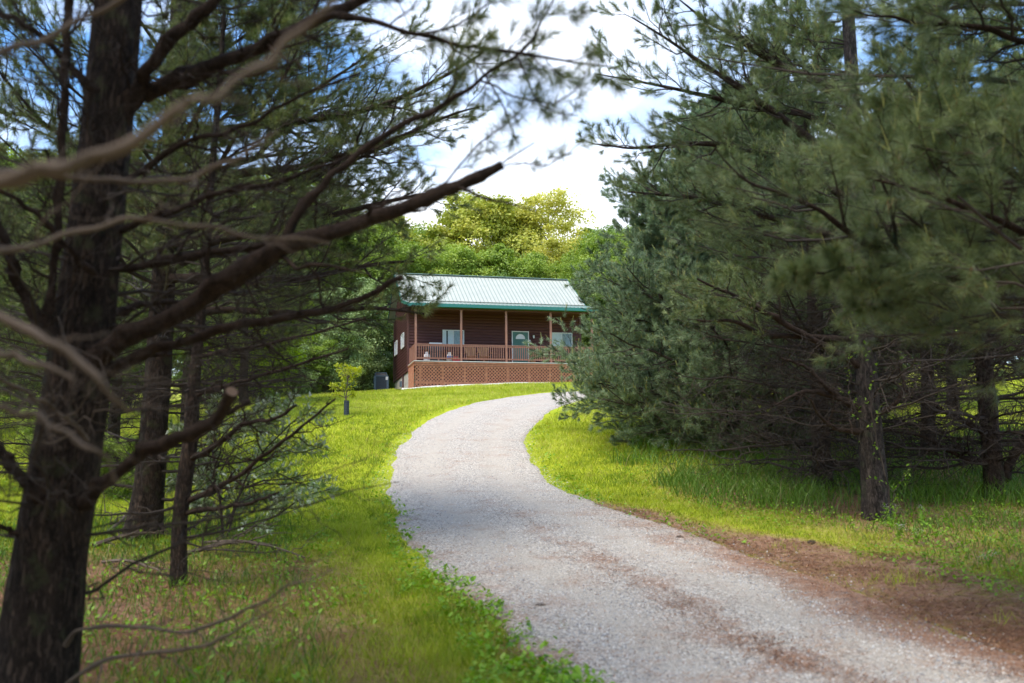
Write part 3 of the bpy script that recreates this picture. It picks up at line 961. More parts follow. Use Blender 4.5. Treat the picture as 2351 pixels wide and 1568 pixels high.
# deck, posts, railings, lattice
mb = MB()
k = 0
y = .0
while y < WALLV - .02:
    mb.box((0, y, DK - .04), (D_R, min(y + .135, WALLV - .04), DK)); y += .14
deck = mb.build("deck_boards", M_POST, house)
mb = MB(); mb.box((-.03, -.055, DK - .035), (D_R + .03, -.022, DK + .005)); mb.box((-.06, -.055, DK - .035), (-.032, WALLV - .05, DK + .005)); mb.build("deck_edging", M_STONE, house)
mb = MB()
mb.box((.0, .03, DK - .24), (D_R, .07, DK - .05)); mb.box((0, .03, .34), (D_R, .06, .46))
for u in np.arange(.3, D_R, 1.22):
    mb.box((u, .08, -.3), (u + .09, .17, DK - .05))
mb.box((0.03, .07, DK - .24), (.07, WALLV - .05, DK - .05))
mb.build("deck_framing", M_LATT, house)
post_u = [hu(951.7 + (500 - 487) * .2776, .05)] + [hu(815.7 + c * .27756, .05) for c in (875, 1248, 1617)] + [hu(815.7 + 1958 * .27756, .05)]
post_u[0] = .06
for u in post_u:
    mb = MB(); mb.box((u - .055, .0 + .01, DK + .002), (u + .055, .12, EAVE - .101)); mb.build("post", M_POST, house)


def railing(p, q, parent=house):
    p, q = np.array(p, float), np.array(q, float)
    mb = MB()
    L = np.linalg.norm(q - p); d = (q - p) / L; out = np.array([d[1], -d[0]])
    P = lambda s, z, o=0: (*(p + d * s + out * o), z)
    mb.bar(P(0, DK + .93), P(L, DK + .93), .09, .035)
    mb.bar(P(0, DK + .86), P(L, DK + .86), .035, .085)
    mb.bar(P(0, DK + .16), P(L, DK + .16), .035, .085)
    n = int(round(L / .125))
    for k in range(1, n):
        s = L * k / n
        mb.bar(P(s, DK + .10, .035), P(s, DK + .90, .035), .034, .034, up=(0, 1, 0))
    s = L / 2
    mb.bar(P(s, DK + .003, .0), P(s, DK + .117, .0), .06, .06, up=(0, 1, 0))
    return mb.build("railing", M_POST, parent)


for a, b in zip(post_u[:-1], post_u[1:]):
    railing((a + .056, .065), (b - .056, .065))
railing((.05, WALLV - .05), (.05, .125))


def lattice(L, H, xf, parent, z0):
    """crossing diagonal slats clipped to an L x H panel"""
    mb = MB()
    pitch, w = .19, .046
    for sgn, lay in ((1, 0.0), (-1, .012)):
        c = -H
        while c < L + H:
            # line: x = c + sgn*z  (sgn -1: x = c - z + H)
            x0 = c if sgn > 0 else c + H
            z_lo, z_hi = 0.0, H
            xa, xb = x0, x0 + sgn * H
            t0, t1 = 0.0, 1.0
            dx = xb - xa
            for lim, s_ in ((0, 1), (L, -1)):
                # s_*(xa+dx*t - lim) >= 0
                fa, fb = s_ * (xa - lim), s_ * (xb - lim)
                if fa < 0 and fb < 0: t0, t1 = 1, 0; break
                if fa < 0: t0 = max(t0, fa / (fa - fb))
                if fb < 0: t1 = min(t1, fa / (fa - fb))
            if t1 - t0 > .02:
                A = (xa + dx * t0, H * t0); B = (xa + dx * t1, H * t1)
                n = np.array([-(B[1] - A[1]), B[0] - A[0]]); n = n / np.linalg.norm(n) * w / 2
                V = []
                for y in (lay, lay + .010):
                    V += [xf(A[0] - n[0], y, z0 + A[1] - n[1]), xf(A[0] + n[0], y, z0 + A[1] + n[1]), xf(B[0] + n[0], y, z0 + B[1] + n[1]), xf(B[0] - n[0], y, z0 + B[1] - n[1])]
                mb.add(V, [[0, 1, 2, 3], [7, 6, 5, 4], [0, 4, 5, 1], [1, 5, 6, 2], [2, 6, 7, 3], [3, 7, 4, 0]], 0, random.random())
            c += pitch
    mb.bar(xf(0, -.013, z0 + H - .02), xf(L, -.013, z0 + H - .02), .02, .05)
    return mb.build("lattice_skirt", M_LATT, parent)


lattice(D_R, DK - .10, lambda x, y, z: (x, y - .016, z), house, .02)
lattice(WALLV - .1, DK - .10, lambda x, y, z: (y - .046, x + .03, z), house, .02)
mb = MB(); mb.box((.2, 1.2, -.5), (D_R, 1.25, DK - .3)); mb.build("lattice_shade_backing", M_TRIM, house)  # dark sheet added behind the lattice for the shade under the deck


# windows on the front and the side wall
def win(cu, w, z0, z1, face, parent, left=M_BLIND, right=M_CURT, vert=False):
    """face 'f' front wall (v=WALLV) or 's' side wall; frame proud, sashes, panes"""
    if face == 'f':
        X = lambda a, o, z: (a, WALLV - .060 - o, z)
    else:
        X = lambda a, o, z: (W_L - .060 - o, a, z)
    def bx(mb, a0, a1, o0, o1, c0, c1, m=0):
        mb.add([X(a, o, z) for z in (c0, c1) for (a, o) in ((a0, o0), (a1, o0), (a1, o1), (a0, o1))],
               [[0, 1, 2, 3], [4, 7, 6, 5], [0, 4, 5, 1], [1, 5, 6, 2], [2, 6, 7, 3], [3, 7, 4, 0]], m)
    a0, a1 = cu - w / 2, cu + w / 2
    f = .045
    mb = MB()
    bx(mb, a0, a1, -.02, .03, z1 - f, z1); bx(mb, a0, a1, -.02, .03, z0, z0 + f)
    bx(mb, a0, a0 + f, -.02, .03, z0 + f, z1 - f); bx(mb, a1 - f, a1, -.02, .03, z0 + f, z1 - f)
    bx(mb, cu - .022, cu + .022, -.02, .026, z0 + f, z1 - f)
    wo = mb.build("window", M_WHITE, parent)
    mb = MB()
    bx(mb, a0 + f, cu - .022, .002, .006, z0 + f, z1 - f); bx(mb, cu + .022, a1 - f, .002, .006, z0 + f, z1 - f)
    mb.build("pane", M_GLASS, wo)
    mb = MB(); bx(mb, a0 + f, cu - .022, -.018, -.012, z0 + f, z1 - f); mb.build("blind", left, wo)
    mb = MB(); bx(mb, cu + .022, a1 - f, -.018, -.012, z0 + f, z1 - f); mb.build("curtain", right, wo)
    return wo


def cx5(c): return 815.7 + c * .27756


wf0, wf1 = hu(cx5(720), WALLV - .04, 780), hu(cx5(898), WALLV - .04, 780)
w1 = win((wf0 + wf1) / 2, wf1 - wf0, DK + 1.16, DK + 2.09, 'f', house)
mb = MB(); mb.box((wf0 + .22, WALLV - .052, DK + 1.22), (wf0 + .31, WALLV - .049, DK + 2.04)); mb.build("curtain_gap", M_BLACK, w1)
wf2, wf3 = hu(cx5(1618), WALLV - .04, 780), hu(cx5(1792), WALLV - .04, 780)
win((wf2 + wf3) / 2, wf3 - wf2, DK + 1.16, DK + 2.09, 'f', house)
win(WALLV + 2.05, 1.2, DK + 1.25, DK + 2.12, 's', house, left=M_GRILLE, right=M_CURT)
win(WALLV + 5.3, 1.2, DK + 1.22, DK + 2.10, 's', house, left=M_GRILLE, right=M_CURT)

# front door
du0, du1 = hu(cx5(1293), WALLV - .04, 790), hu(cx5(1434), WALLV - .04, 790)
mb = MB()
mb.box((du0, WALLV - .075, DK + .0), (du0 + .05, WALLV - .02, DK + 2.12)); mb.box((du1 - .05, WALLV - .075, DK), (du1, WALLV - .02, DK + 2.12))
mb.box((du0 + .05, WALLV - .075, DK + 2.07), (du1 - .05, WALLV - .02, DK + 2.12))
dfr = mb.build("door_frame", M_WHITE, house)
mb = MB()
a, b = du0 + .05, du1 - .05
yd = WALLV - .055
mb.box((a, yd, DK + .01), (b, WALLV - .02, DK + 2.07))
wd = b - a
for (x0, x1) in ((.16, .44), (.56, .84)):
    for (z0, z1) in ((.18, .72), (.86, 1.22), (1.32, 1.60)):
        X0, X1 = a + wd * x0, a + wd * x1
        mb.box((X0, yd - .012, DK + z0), (X1, yd - .001, DK + z0 + .03)); mb.box((X0, yd - .012, DK + z1 - .03), (X1, yd - .001, DK + z1))
        mb.box((X0, yd - .012, DK + z0 + .03), (X0 + .025, yd - .001, DK + z1 - .03)); mb.box((X1 - .025, yd - .012, DK + z0 + .03), (X1, yd - .001, DK + z1 - .03))
door = mb.build("door", M_DOOR, house)
mb = MB()
cxm = (a + b) / 2; rr = wd * .30; z0 = DK + 1.66
arc = [(cxm + rr * math.cos(t), z0 + rr * 1.02 * math.sin(t)) for t in np.linspace(0, math.pi, 17)]
V = [(x, yd - .006, z) for x, z in arc] + [(cxm, yd - .006, z0)]
mb.add(V, [[i, i + 1, 17] for i in range(16)])
mb.build("fanlight", M_BLIND, door)
mb = MB()
P = np.array([[(x, yd - .012, z) for x, z in arc] + [(arc[0][0], yd - .012, arc[0][1])]])
mb.tubes(P, np.full(P.shape[:2], .012), 4); mb.build("fanlight_frame", M_WHITE, door)
for zz, nm in ((.96, "handle"), (1.12, "deadbolt")):
    mb = MB()
    mb.lathe([(0.0, -.001), (.035, -.001), (.035, .012), (.018, .02), (.018, .04), (.034, .05), (.03, .07), (0, .075)], 12)
    v = mb.v[0].copy(); mb.v[0] = np.stack([v[:, 0] + b - .07, yd - v[:, 2], v[:, 1] + DK + zz], -1)
    mb.build(nm, M_BLACK, door)
# wall lamp and keypad
lu = hu(cx5(1473), WALLV - .1, 770); kz = DK + 1.62
lz = DK + 1.76
mb = MB(); mb.box((lu - .05, WALLV - .05, lz - .04), (lu + .05, WALLV - .034, lz + .16)); mb.bar((lu, WALLV - .06, lz + .13), (lu, WALLV - .13, lz + .16), .02, .02)
mb.lathe([(.001, .02), (.075, -.01), (.07, -.02), (.001, -.019)], 8, c=(lu, WALLV - .13, lz + .14))
mb.lathe([(.045, -.015), (.05, 0), (.001, .0)], 8, c=(lu, WALLV - .13, lz - .06))
wl_ = mb.build("wall_lamp", M_BLACK, house)
mb = MB(); mb.lathe([(.042, 0), (.055, .09), (.05, .18)], 10, c=(lu, WALLV - .13, lz - .06)); mb.build("lamp_shade", M_BLIND, wl_)
ku = hu(cx5(1441), WALLV - .05, 780)
mb = MB(); mb.box((ku - .04, WALLV - .062, DK + 1.47), (ku + .04, WALLV - .036, DK + 1.62)); mb.build("keypad", M_WHITE, house)
mb = MB()
for i in range(3):
    for j in range(3): mb.box((ku - .024 + i * .017, WALLV - .066, DK + 1.49 + j * .03), (ku - .012 + i * .017, WALLV - .0625, DK + 1.51 + j * .03))
mb.build("keypad_button", M_BLACK, house)
# utility box and pipes on the foundation side
mb = MB()
mb.box((W_L - .09, WALLV + 2.9, DK - .95), (W_L + .03, WALLV + 3.15, DK - .60))
mb.build("utility_box", M_SLATE, house)
mb = MB(); P = np.array([[(W_L - .03, WALLV + 2.0, DK - .36), (W_L - .03, WALLV + 2.0, DK - .8), (W_L - .03, WALLV + 2.0, -.1)]]); mb.tubes(P, np.full((1, 3), .045), 8); mb.build("downpipe", M_SIDING, house)
mb = MB(); P = np.array([[(W_L - .18, WALLV + 1.0, .12), (W_L - .18, WALLV + 2.2, .16)]]); mb.tubes(P, np.full((1, 2), .05), 8); mb.build("drain_pipe", M_WHITE, house)


def HW(u, v, w=0.0):
    p = HO + HU * u + HV * v
    return (p[0], p[1], GB + w)


# ground dressing beside the cabin
def bed(name, pts, mat, label, cat, h=.05, seed=2):
    """a thin heaped strip: centre line points (u, v, half-width)"""
    P = smooth_poly(np.array(pts, float), 60)
    NA = 9
    V = []
    for k, (u, v, hw) in enumerate(P):
        dd = P[min(k + 1, 59)] - P[max(k - 1, 0)]
        nrm = np.array([-dd[1], dd[0]]); nrm /= np.linalg.norm(nrm) + 1e-9
        for j in range(NA):
            t = j / (NA - 1) * 2 - 1
            w = hw * (1 + .35 * (vnoise(k * .31, j // 8, 1, seed) - .5))
            q = HO + HU * (u + nrm[0] * w * t) + HV * (v + nrm[1] * w * t)
            z = float(T(q[0], q[1])) + h * (1 - t * t) * (1 + .4 * (vnoise(k * .9, j * .9, 1, seed + 1) - .5)) - .012 + .02 * (1 - t * t)
            V.append((q[0], q[1], z))
    F = [[k * NA + j, k * NA + j + 1, (k + 1) * NA + j + 1, (k + 1) * NA + j] for k in range(59) for j in range(NA - 1)]
    mb = MB(); mb.add(V, F)
    o = mb.build(name, mat, smooth=True)
    return tag(o, label, cat, kind='stuff')


bed("mulch_bed", [(-1.0, 8.3, .4), (-.75, 6, .6), (-.7, 3.8, .6), (-.6, 1.8, .45)], M_MULCH, 'brown bark mulch strip along the cabin side below the siding', 'mulch')
bed("edging_stones", [(-.6, .5, .10), (-.2, -.15, .14), (1.2, -.28, .17), (4, -.3, .18), (7.5, -.3, .16)], M_STONE, 'strip of white edging stone along the foot of the lattice skirt', 'edging', .10)

# air conditioner
ac = empty("air_conditioner", HW(-1.15, WALLV + 4.3), H_ROT)
acz = float(T(*HW(-1.15, WALLV + 4.3)[:2])) - GB
ac.location.z += acz
tag(ac, 'slate blue outdoor air conditioning unit beside the cabin side wall', 'air conditioner')


def rbox(mb, w, d, z0, z1, m=0, bev=.12, top=1.0):
    """upright box with rounded corners; top shrinks by `top`"""
    pts = []
    for (sx, sy, a0) in ((1, 1, 0), (-1, 1, 90), (-1, -1, 180), (1, -1, 270)):
        for k in range(4):
            t = R(a0 + k * 30)
            pts.append((sx * (w / 2 - bev) + bev * math.cos(t), sy * (d / 2 - bev) + bev * math.sin(t)))
    n = len(pts)
    V = [(x, y, z0) for x, y in pts] + [(x * top, y * top, z1) for x, y in pts] + [(0, 0, z1)]
    F = [[i, (i + 1) % n, n + (i + 1) % n, n + i] for i in range(n)]
    mb.add(V, F, m); mb.add(V, [[n + i, n + (i + 1) % n, 2 * n] for i in range(n)], m)


mb = MB(); rbox(mb, .86, .86, .0, .07); rbox(mb, .88, .88, .86, .92)
for sx in (-1, 1):
    for sy in (-1, 1):
        mb.box((sx * .38 - .06, sy * .38 - .06, .06), (sx * .38 + .06, sy * .38 + .06, .88))
mb.build("frame", M_SLATE, ac)
mb = MB(); rbox(mb, .80, .80, .07, .87); mb.build("coil", M_GRILLE, ac)
mb = MB()
for k in range(-5, 6):
    for s in (-1, 1):
        mb.box((k * .06 - .008, s * .415 - .006, .08), (k * .06 + .008, s * .415 + .006, .86))
        mb.box((s * .415 - .006, k * .06 - .008, .08), (s * .415 + .006, k * .06 + .008, .86))
mb.build("louvre", M_SLATE, ac)
mb = MB(); rbox(mb, .80, .80, .92, 1.10, top=.78); mb.build("fan_guard", M_GRILLE, ac)
mb = MB()
for sx in (-1, 1):
    for sy in (-1, 1):
        mb.bar((sx * .37, sy * .37, .92), (sx * .29, sy * .29, 1.105), .05, .04)
for s in (-1, 1):
    mb.bar((-.31, s * .31, 1.11), (.31, s * .31, 1.11), .05, .03); mb.bar((s * .31, -.31, 1.112), (s * .31, .31, 1.112), .05, .03)
mb.build("top_rim", M_SLATE, ac)
mb = MB(); mb.box((.26, -.452, .66), (.40, -.444, .85)); mb.build("rating_label", M_WHITE, ac)

# gas grill on the porch
gu = (hu(cx5(605), 1.5) + hu(cx5(712), 1.5)) / 2
gr = empty("gas_grill", HW(gu, 1.55, DK), H_ROT)
tag(gr, 'black gas grill with a pale lid handle on the cabin porch', 'grill')
mb = MB(); mb.box((-.36, -.24, .12), (.36, .24, .62)); mb.build("cabinet", M_BLACK, gr)
mb = MB(); mb.box((-.42, -.28, .63), (.42, .28, .88)); mb.build("firebox", M_BLACK, gr)
mb = MB()
pr = [(-.28, .885), (-.27, 1.02), (-.20, 1.13), (-.05, 1.19), (.12, 1.18), (.24, 1.10), (.28, .885)]
V = [(x, y, z) for x in (-.42, .42) for (y, z) in pr]; n = len(pr)
mb.add(V, [[i, i + 1, n + i + 1, n + i] for i in range(n - 1)])
mb.add([*(V[:n]), (-.42, 0, .885)], [[i, i + 1, n] for i in range(n - 1)]); mb.add([*(V[n:]), (.42, 0, .885)], [[i, i + 1, n] for i in range(n - 1)])
lid = mb.build("lid", M_BLACK, gr)
mb = MB(); mb.bar((-.36, -.29, 1.13), (.36, -.29, 1.13), .045, .10)
mb.bar((-.34, -.28, 1.12), (-.34, -.2, 1.10), .03, .03); mb.bar((.34, -.28, 1.12), (.34, -.2, 1.10), .03, .03); mb.build("lid_handle", M_WHITE, lid)
for s in (-1, 1):
    mb = MB(); mb.box((s * .43 if s > 0 else -.78, -.26, .84), (.78 if s > 0 else -.43, .26, .875)); mb.build("side_shelf", M_BLACK, gr)
    for yy in (-.2, .2):
        mb = MB(); mb.box((s * .37 - .02, yy - .02, 0), (s * .37 + .02, yy + .02, .625)); mb.build("leg", M_SLATE, gr)
mb = MB(); mb.box((-.40, -.30, .68), (.40, -.284, .84)); mb.build("control_panel", M_BLACK, gr)
for k in range(3):
    mb = MB(); mb.box((-.25 + k * .22, -.33, .73), (-.19 + k * .22, -.302, .79)); mb.build("knob", M_BLACK, gr)

# propane tanks
def tank(u, v, sc, label, blue=False):
    t = empty("propane_tank", HW(u, v, DK + .002), H_ROT)
    tag(t, label, 'propane tank', 'propane tanks on the porch')
    mb = MB(); mb.lathe([(.001, .05), (.10, .05), (.145, .09), (.152, .14), (.152, .30), (.14, .36), (.09, .395), (.001, .40)], 20)
    mb.build("tank_body", M_TANK, t, smooth=True)
    mb = MB(); mb.lathe([(.11, 0), (.115, .0), (.115, .06), (.105, .065)], 20); mb.build("foot_ring", M_TANK, t)
    mb = MB()
    for a0 in (35, 215):
        aa = np.radians(np.linspace(a0, a0 + 110, 9))
        V = [(.09 * math.cos(q), .09 * math.sin(q), z) for z in (.385, .50) for q in aa]
        mb.add(V, [[i, i + 1, 9 + i + 1, 9 + i] for i in range(8)])
    mb.build("collar", M_TANK, t)
    mb = MB(); mb.lathe([(.001, .39), (.02, .39), (.02, .44), (.035, .445), (.035, .46), (.001, .465)], 10); mb.build("valve", M_STEEL, t)
    if blue:
        mb = MB(); mb.lathe([(.1545, .19), (.1545, .30)], 20); mb.build("label_band", M_BLUE, t)
    t.scale = (sc, sc, sc)


tank(hu(cx5(590), .9), .9, 1.2, 'all white propane tank nearest the left porch post beside the grill')
tank(hu(cx5(777), .5), .5, 1.1, 'white propane tank with a blue label band beside the red can', True)
# red fuel can
fc = empty("fuel_can", HW(hu(cx5(832), .45), .45, DK + .002), H_ROT)
tag(fc, 'low red plastic fuel can on the porch floor beside the tank', 'fuel can')
mb = MB(); rbox(mb, .40, .2, 0, .20, bev=.05); rbox(mb, .34, .18, .20, .27, bev=.05, top=.6); mb.build("can_body", M_RED, fc)
mb = MB(); P = np.array([[(-.1, 0, .25), (-.08, 0, .33), (.06, 0, .33), (.1, 0, .25)]]); mb.tubes(P, np.full((1, 4), .016), 6); mb.build("handle", M_RED, fc)
mb = MB(); mb.lathe([(.025, .25), (.025, .30), (.001, .305)], 10, c=(.14, 0, -.02)); mb.build("cap", M_BLACK, fc)


def porch_chair(cx, label):
    c = empty("porch_chair", HW(hu(cx5(cx), 1.2), 1.2, DK + .002), H_ROT + math.pi)
    tag(c, label, 'chair', 'wooden chairs on the porch')
    # chair looks towards -local v once turned: local +y is its front
    mb = MB()
    for k in range(5): mb.box((-.27, -.22 + k * .105, .36 + k * .012), (.27, -.13 + k * .105, .385 + k * .012))
    mb.build("seat", M_CHAIRW, c)
    mb = MB()
    for k in range(6):
        x = -.24 + k * .082
        h = .98 + .05 * math.sin((k + .5) / 6 * math.pi)
        fan = (x + .034) * .25
        mb.add([(x, -.24, .38), (x + .07, -.24, .38), (x + .07, -.215, .38), (x, -.215, .38), (x + fan, -.46, h), (x + .07 + fan, -.46, h), (x + .07 + fan, -.435, h), (x + fan, -.435, h)],
               [[0, 3, 2, 1], [4, 5, 6, 7], [0, 1, 5, 4], [1, 2, 6, 5], [2, 3, 7, 6], [3, 0, 4, 7]])
    mb.build("backrest", M_CHAIRW, c)
    mb = MB(); mb.box((-.30, -.29, .26), (.30, -.26, .34)); mb.build("seat_frame", M_CHAIRW, c)
    for s in (-1, 1):
        mb = MB(); mb.box((s * .34 - .055, -.34, .60), (s * .34 + .055, .36, .625)); mb.build("arm", M_CHAIRW, c)
        mb = MB(); mb.box((s * .33 - .02, .24, 0), (s * .33 + .02, .32, .598)); mb.build("leg", M_CHAIRD, c)
        mb = MB(); mb.box((s * .33 - .02, -.36, 0), (s * .33 + .02, -.28, .598)); mb.build("leg", M_CHAIRD, c)


porch_chair(958, 'wooden slat porch chair just right of the second porch post, nearest the window')
porch_chair(1064, 'wooden slat porch chair farther right, nearer the green front door')
# planter basket by the door
pb = empty("wicker_basket", HW(hu(cx5(1468), 1.4), 1.4, DK + .002), H_ROT)
tag(pb, 'small tan wicker basket on the porch right of the green door', 'basket')
mb = MB(); mb.lathe([(.13, 0), (.15, .16), (.17, .33), (.15, .33), (.135, .18), (.11, .03)], 14); mb.build("basket_body", M_CHAIRW, pb)
mb = MB(); tt = np.linspace(0, math.pi, 11); P = np.array([[(.155 * math.cos(t), 0, .32 + .30 * math.sin(t)) for t in tt]]); mb.tubes(P, np.full((1, 11), .016), 6); mb.build("handle", M_CHAIRW, pb)

# ------------------------------------------------------------------ trees
def interp_path(P, Rr, t):
    """P [n,k,3], t [n,m] in 0..1 -> positions, tangents, radii"""
    n, k, _ = P.shape
    s = t * (k - 1); i = np.clip(s.astype(int), 0, k - 2); f = (s - i)[..., None]
    r = np.arange(n)[:, None]
    a, b = P[r, i], P[r, i + 1]
    tg = b - a; tg /= np.linalg.norm(tg, axis=-1, keepdims=True) + 1e-9
    return a * (1 - f) + b * f, tg, Rr[r, i] * (1 - f[..., 0]) + Rr[r, i + 1] * f[..., 0]


def sprout(P, Rr, m, ln, g, t0=.2, t1=.97, ang=(40, 70), K=5, flat=.5, rise=.15, bend=.15, rmin=.0015, rf=.55, tipfall=.55, wob=.03):
    """children of every path; ln: length of a child as a fraction of its parent"""
    n = len(P)
    if n == 0: return P[:0], Rr[:0]
    t = t0 + (t1 - t0) * (np.arange(m)[None] + g.random((n, m))) / m
    pos, tg, rad = interp_path(P, Rr, t)
    plen = np.linalg.norm(np.diff(P, axis=1), axis=2).sum(1)[:, None]
    side = np.cross(tg, np.array([0, 0, 1.])); side /= np.linalg.norm(side, axis=-1, keepdims=True) + 1e-9
    upv = np.cross(side, tg)
    sg = np.where((np.arange(m)[None] + g.integers(0, 2, (n, 1))) % 2 == 0, 1., -1.)
    roll = g.normal(0, 1, (n, m)) * (1 - flat) * 1.6
    rd = side * (sg * np.cos(roll))[..., None] + upv * np.sin(roll)[..., None]
    a = np.radians(g.uniform(*ang, (n, m)))[..., None]
    d = tg * np.cos(a) + rd * np.sin(a)
    L = plen * ln * (1 - tipfall * t) * g.uniform(.6, 1.25, (n, m))
    bv = g.normal(0, 1, (n, m, 3)) * bend + np.array([0, 0, rise]) + tg * .25
    s = np.linspace(0, 1, K)
    C = pos[:, :, None] + L[..., None, None] * (d[:, :, None] * s[None, None, :, None] + bv[:, :, None] * (s ** 2)[None, None, :, None])
    C += g.normal(0, wob, C.shape) * L[..., None, None] * (s > 0)[None, None, :, None]
    r0 = np.maximum(np.minimum(rad * rf, L * .03), rmin)
    RR = r0[..., None] * (1 - .75 * s)[None, None]
    RR = np.maximum(RR, rmin * .6)
    return C.reshape(-1, K, 3), RR.reshape(-1, K)


def needles(mb, P, Rr, m, g, nl, nw, t0=.3, mat=0, base_t=.45, ang=(14, 66), brown=.018):
    n = len(P)
    if n == 0: return
    t = t0 + (1 - t0) * g.random((n, m)) ** .75
    pos, tg, _ = interp_path(P, Rr, t)
    rd = g.normal(0, 1, (n, m, 3)); rd -= (rd * tg).sum(-1, keepdims=True) * tg
    rd /= np.linalg.norm(rd, axis=-1, keepdims=True) + 1e-9
    a = np.radians(g.uniform(*ang, (n, m)))[..., None]
    d = tg * np.cos(a) + rd * np.sin(a)
    L = (nl * g.uniform(.7, 1.15, (n, m)))[..., None]
    tip = pos + d * L + np.array([0, 0, -.12]) * L
    w = np.cross(d, g.normal(0, 1, (n, m, 3))); w /= np.linalg.norm(w, axis=-1, keepdims=True) + 1e-9
    w *= nw * .5
    V = np.stack([pos - w, pos + w, tip], 2).reshape(-1, 3)
    tuft = g.normal(base_t, .19, (n, 1))
    tt = np.clip(tuft + g.normal(0, .12, (n, m)), 0, .84).ravel()
    tt = np.where(g.random(len(tt)) < brown, .985, tt)
    mb.add(V, np.arange(len(V)).reshape(-1, 3), mat, tt)


def candles(mb, P, g, frac, ln, r, mat=0):
    k = g.random(len(P)) < frac
    e = P[k, -1]
    if len(e) == 0: return
    d = P[k, -1] - P[k, -2]; d /= np.linalg.norm(d, axis=1, keepdims=True) + 1e-9
    for q in range(2):
        dd = d * .5 + np.array([0, 0, .9]) + g.normal(0, .22, d.shape)
        L = ln * g.uniform(.5, 1.3, (len(e), 1))
        C = np.stack([e, e + dd * L * .5, e + dd * L], 1)
        mb.tubes(C, np.tile([r, r, r * .5], (len(e), 1)), 3, mat, g.uniform(.885, .93, len(e)))


def trunk_mesh(path, rad, sides=20, rough=.06, g=None, dz=.10, seed=1, flare=.35):
    """bark-ridged trunk along a path; the silhouette is uneven"""
    path, rad = np.array(path, float), np.array(rad, float)
    s = np.concatenate([[0], np.cumsum(np.linalg.norm(np.diff(path, axis=0), axis=1))])
    n = max(6, int(s[-1] / dz))
    u = np.linspace(0, s[-1], n)
    C = smooth_poly(np.hstack([path, rad[:, None]]), n)
    P, r = C[:, :3], C[:, 3]
    a = np.arange(sides) * 2 * np.pi / sides
    A, U = np.meshgrid(a, u)
    k = vnoise(np.cos(A) * 3.3 + 7, np.sin(A) * 3.3 + U * 1.2, 1.0, seed) + .6 * vnoise(np.cos(A) * 7 + 3, np.sin(A) * 7 + U * 4, 1.0, seed + 1)
    fl = 1 + flare * np.exp(-U / .22) * (1 + .5 * np.sin(A * 5 + seed))
    rr = r[:, None] * (1 + (k - .8) * rough * 2.2) * fl
    V = P[:, None] + np.stack([rr * np.cos(A), rr * np.sin(A), np.zeros_like(A)], -1)
    i, j = np.meshgrid(np.arange(n - 1), np.arange(sides), indexing='ij')
    F = np.stack([i * sides + j, i * sides + (j + 1) % sides, (i + 1) * sides + (j + 1) % sides, (i + 1) * sides + j], -1).reshape(-1, 4)
    mb = MB(); mb.add(V.reshape(-1, 3), F)
    return mb, P, r


def whorls(P, r, h0, h1, step, per, Lf, g, el=(5, 25), up=.12, az=None, K=8, thick=.011, spread=1.0):
    """limb paths growing from the trunk path between two heights (above its foot)"""
    z0 = P[0, 2]
    paths, rads = [], []
    h = h0
    while h < h1:
        k = int(np.argmin(abs(P[:, 2] - z0 - h)))
        c = P[k]; a0 = g.random() * 6.28
        m = g.integers(per[0], per[1] + 1)
        for q in range(m):
            a = a0 + q * 2 * np.pi / m + g.normal(0, .25)
            if az is not None and g.random() < az[2]:
                a = az[0] + g.normal(0, az[1])
            L = Lf(h) * g.uniform(.65, 1.15)
            if L < .15: continue
            e = np.radians(g.uniform(*el)); s = np.linspace(0, 1, K)
            d = np.array([math.cos(a), math.sin(a), 0])
            lat = np.array([-d[1], d[0], 0])
            pth = c + d * (s * L * math.cos(e))[:, None] + np.array([0, 0, 1]) * (L * (math.sin(e) * s + up * s ** 2))[:, None] + lat * (g.normal(0, .12) * L * s ** 2)[:, None]
            pth += g.normal(0, .012 * L, (K, 3)) * (s > 0)[:, None]
            pth[:, 2] += g.normal(0, .08)
            paths.append(pth); R0 = max(.006, thick * L * g.uniform(.8, 1.2)); R0 = min(R0, r[k] * .5)
            rads.append(R0 * (1 - .8 * s))
        h += step * g.uniform(.7, 1.3)
    if not paths: return np.zeros((0, K, 3)), np.zeros((0, K))
    return np.array(paths), np.array(rads)


def px_path(pts, K=14):
    """photo points (px, py, depth, width_px) -> smooth 3-D limb with radii"""
    P = np.array([[*at(a, b, c), w * .5 / FPX * c] for a, b, c, w in pts])
    C = smooth_poly(P, K)
    return C[:, :3], np.maximum(C[:, 3], .001)


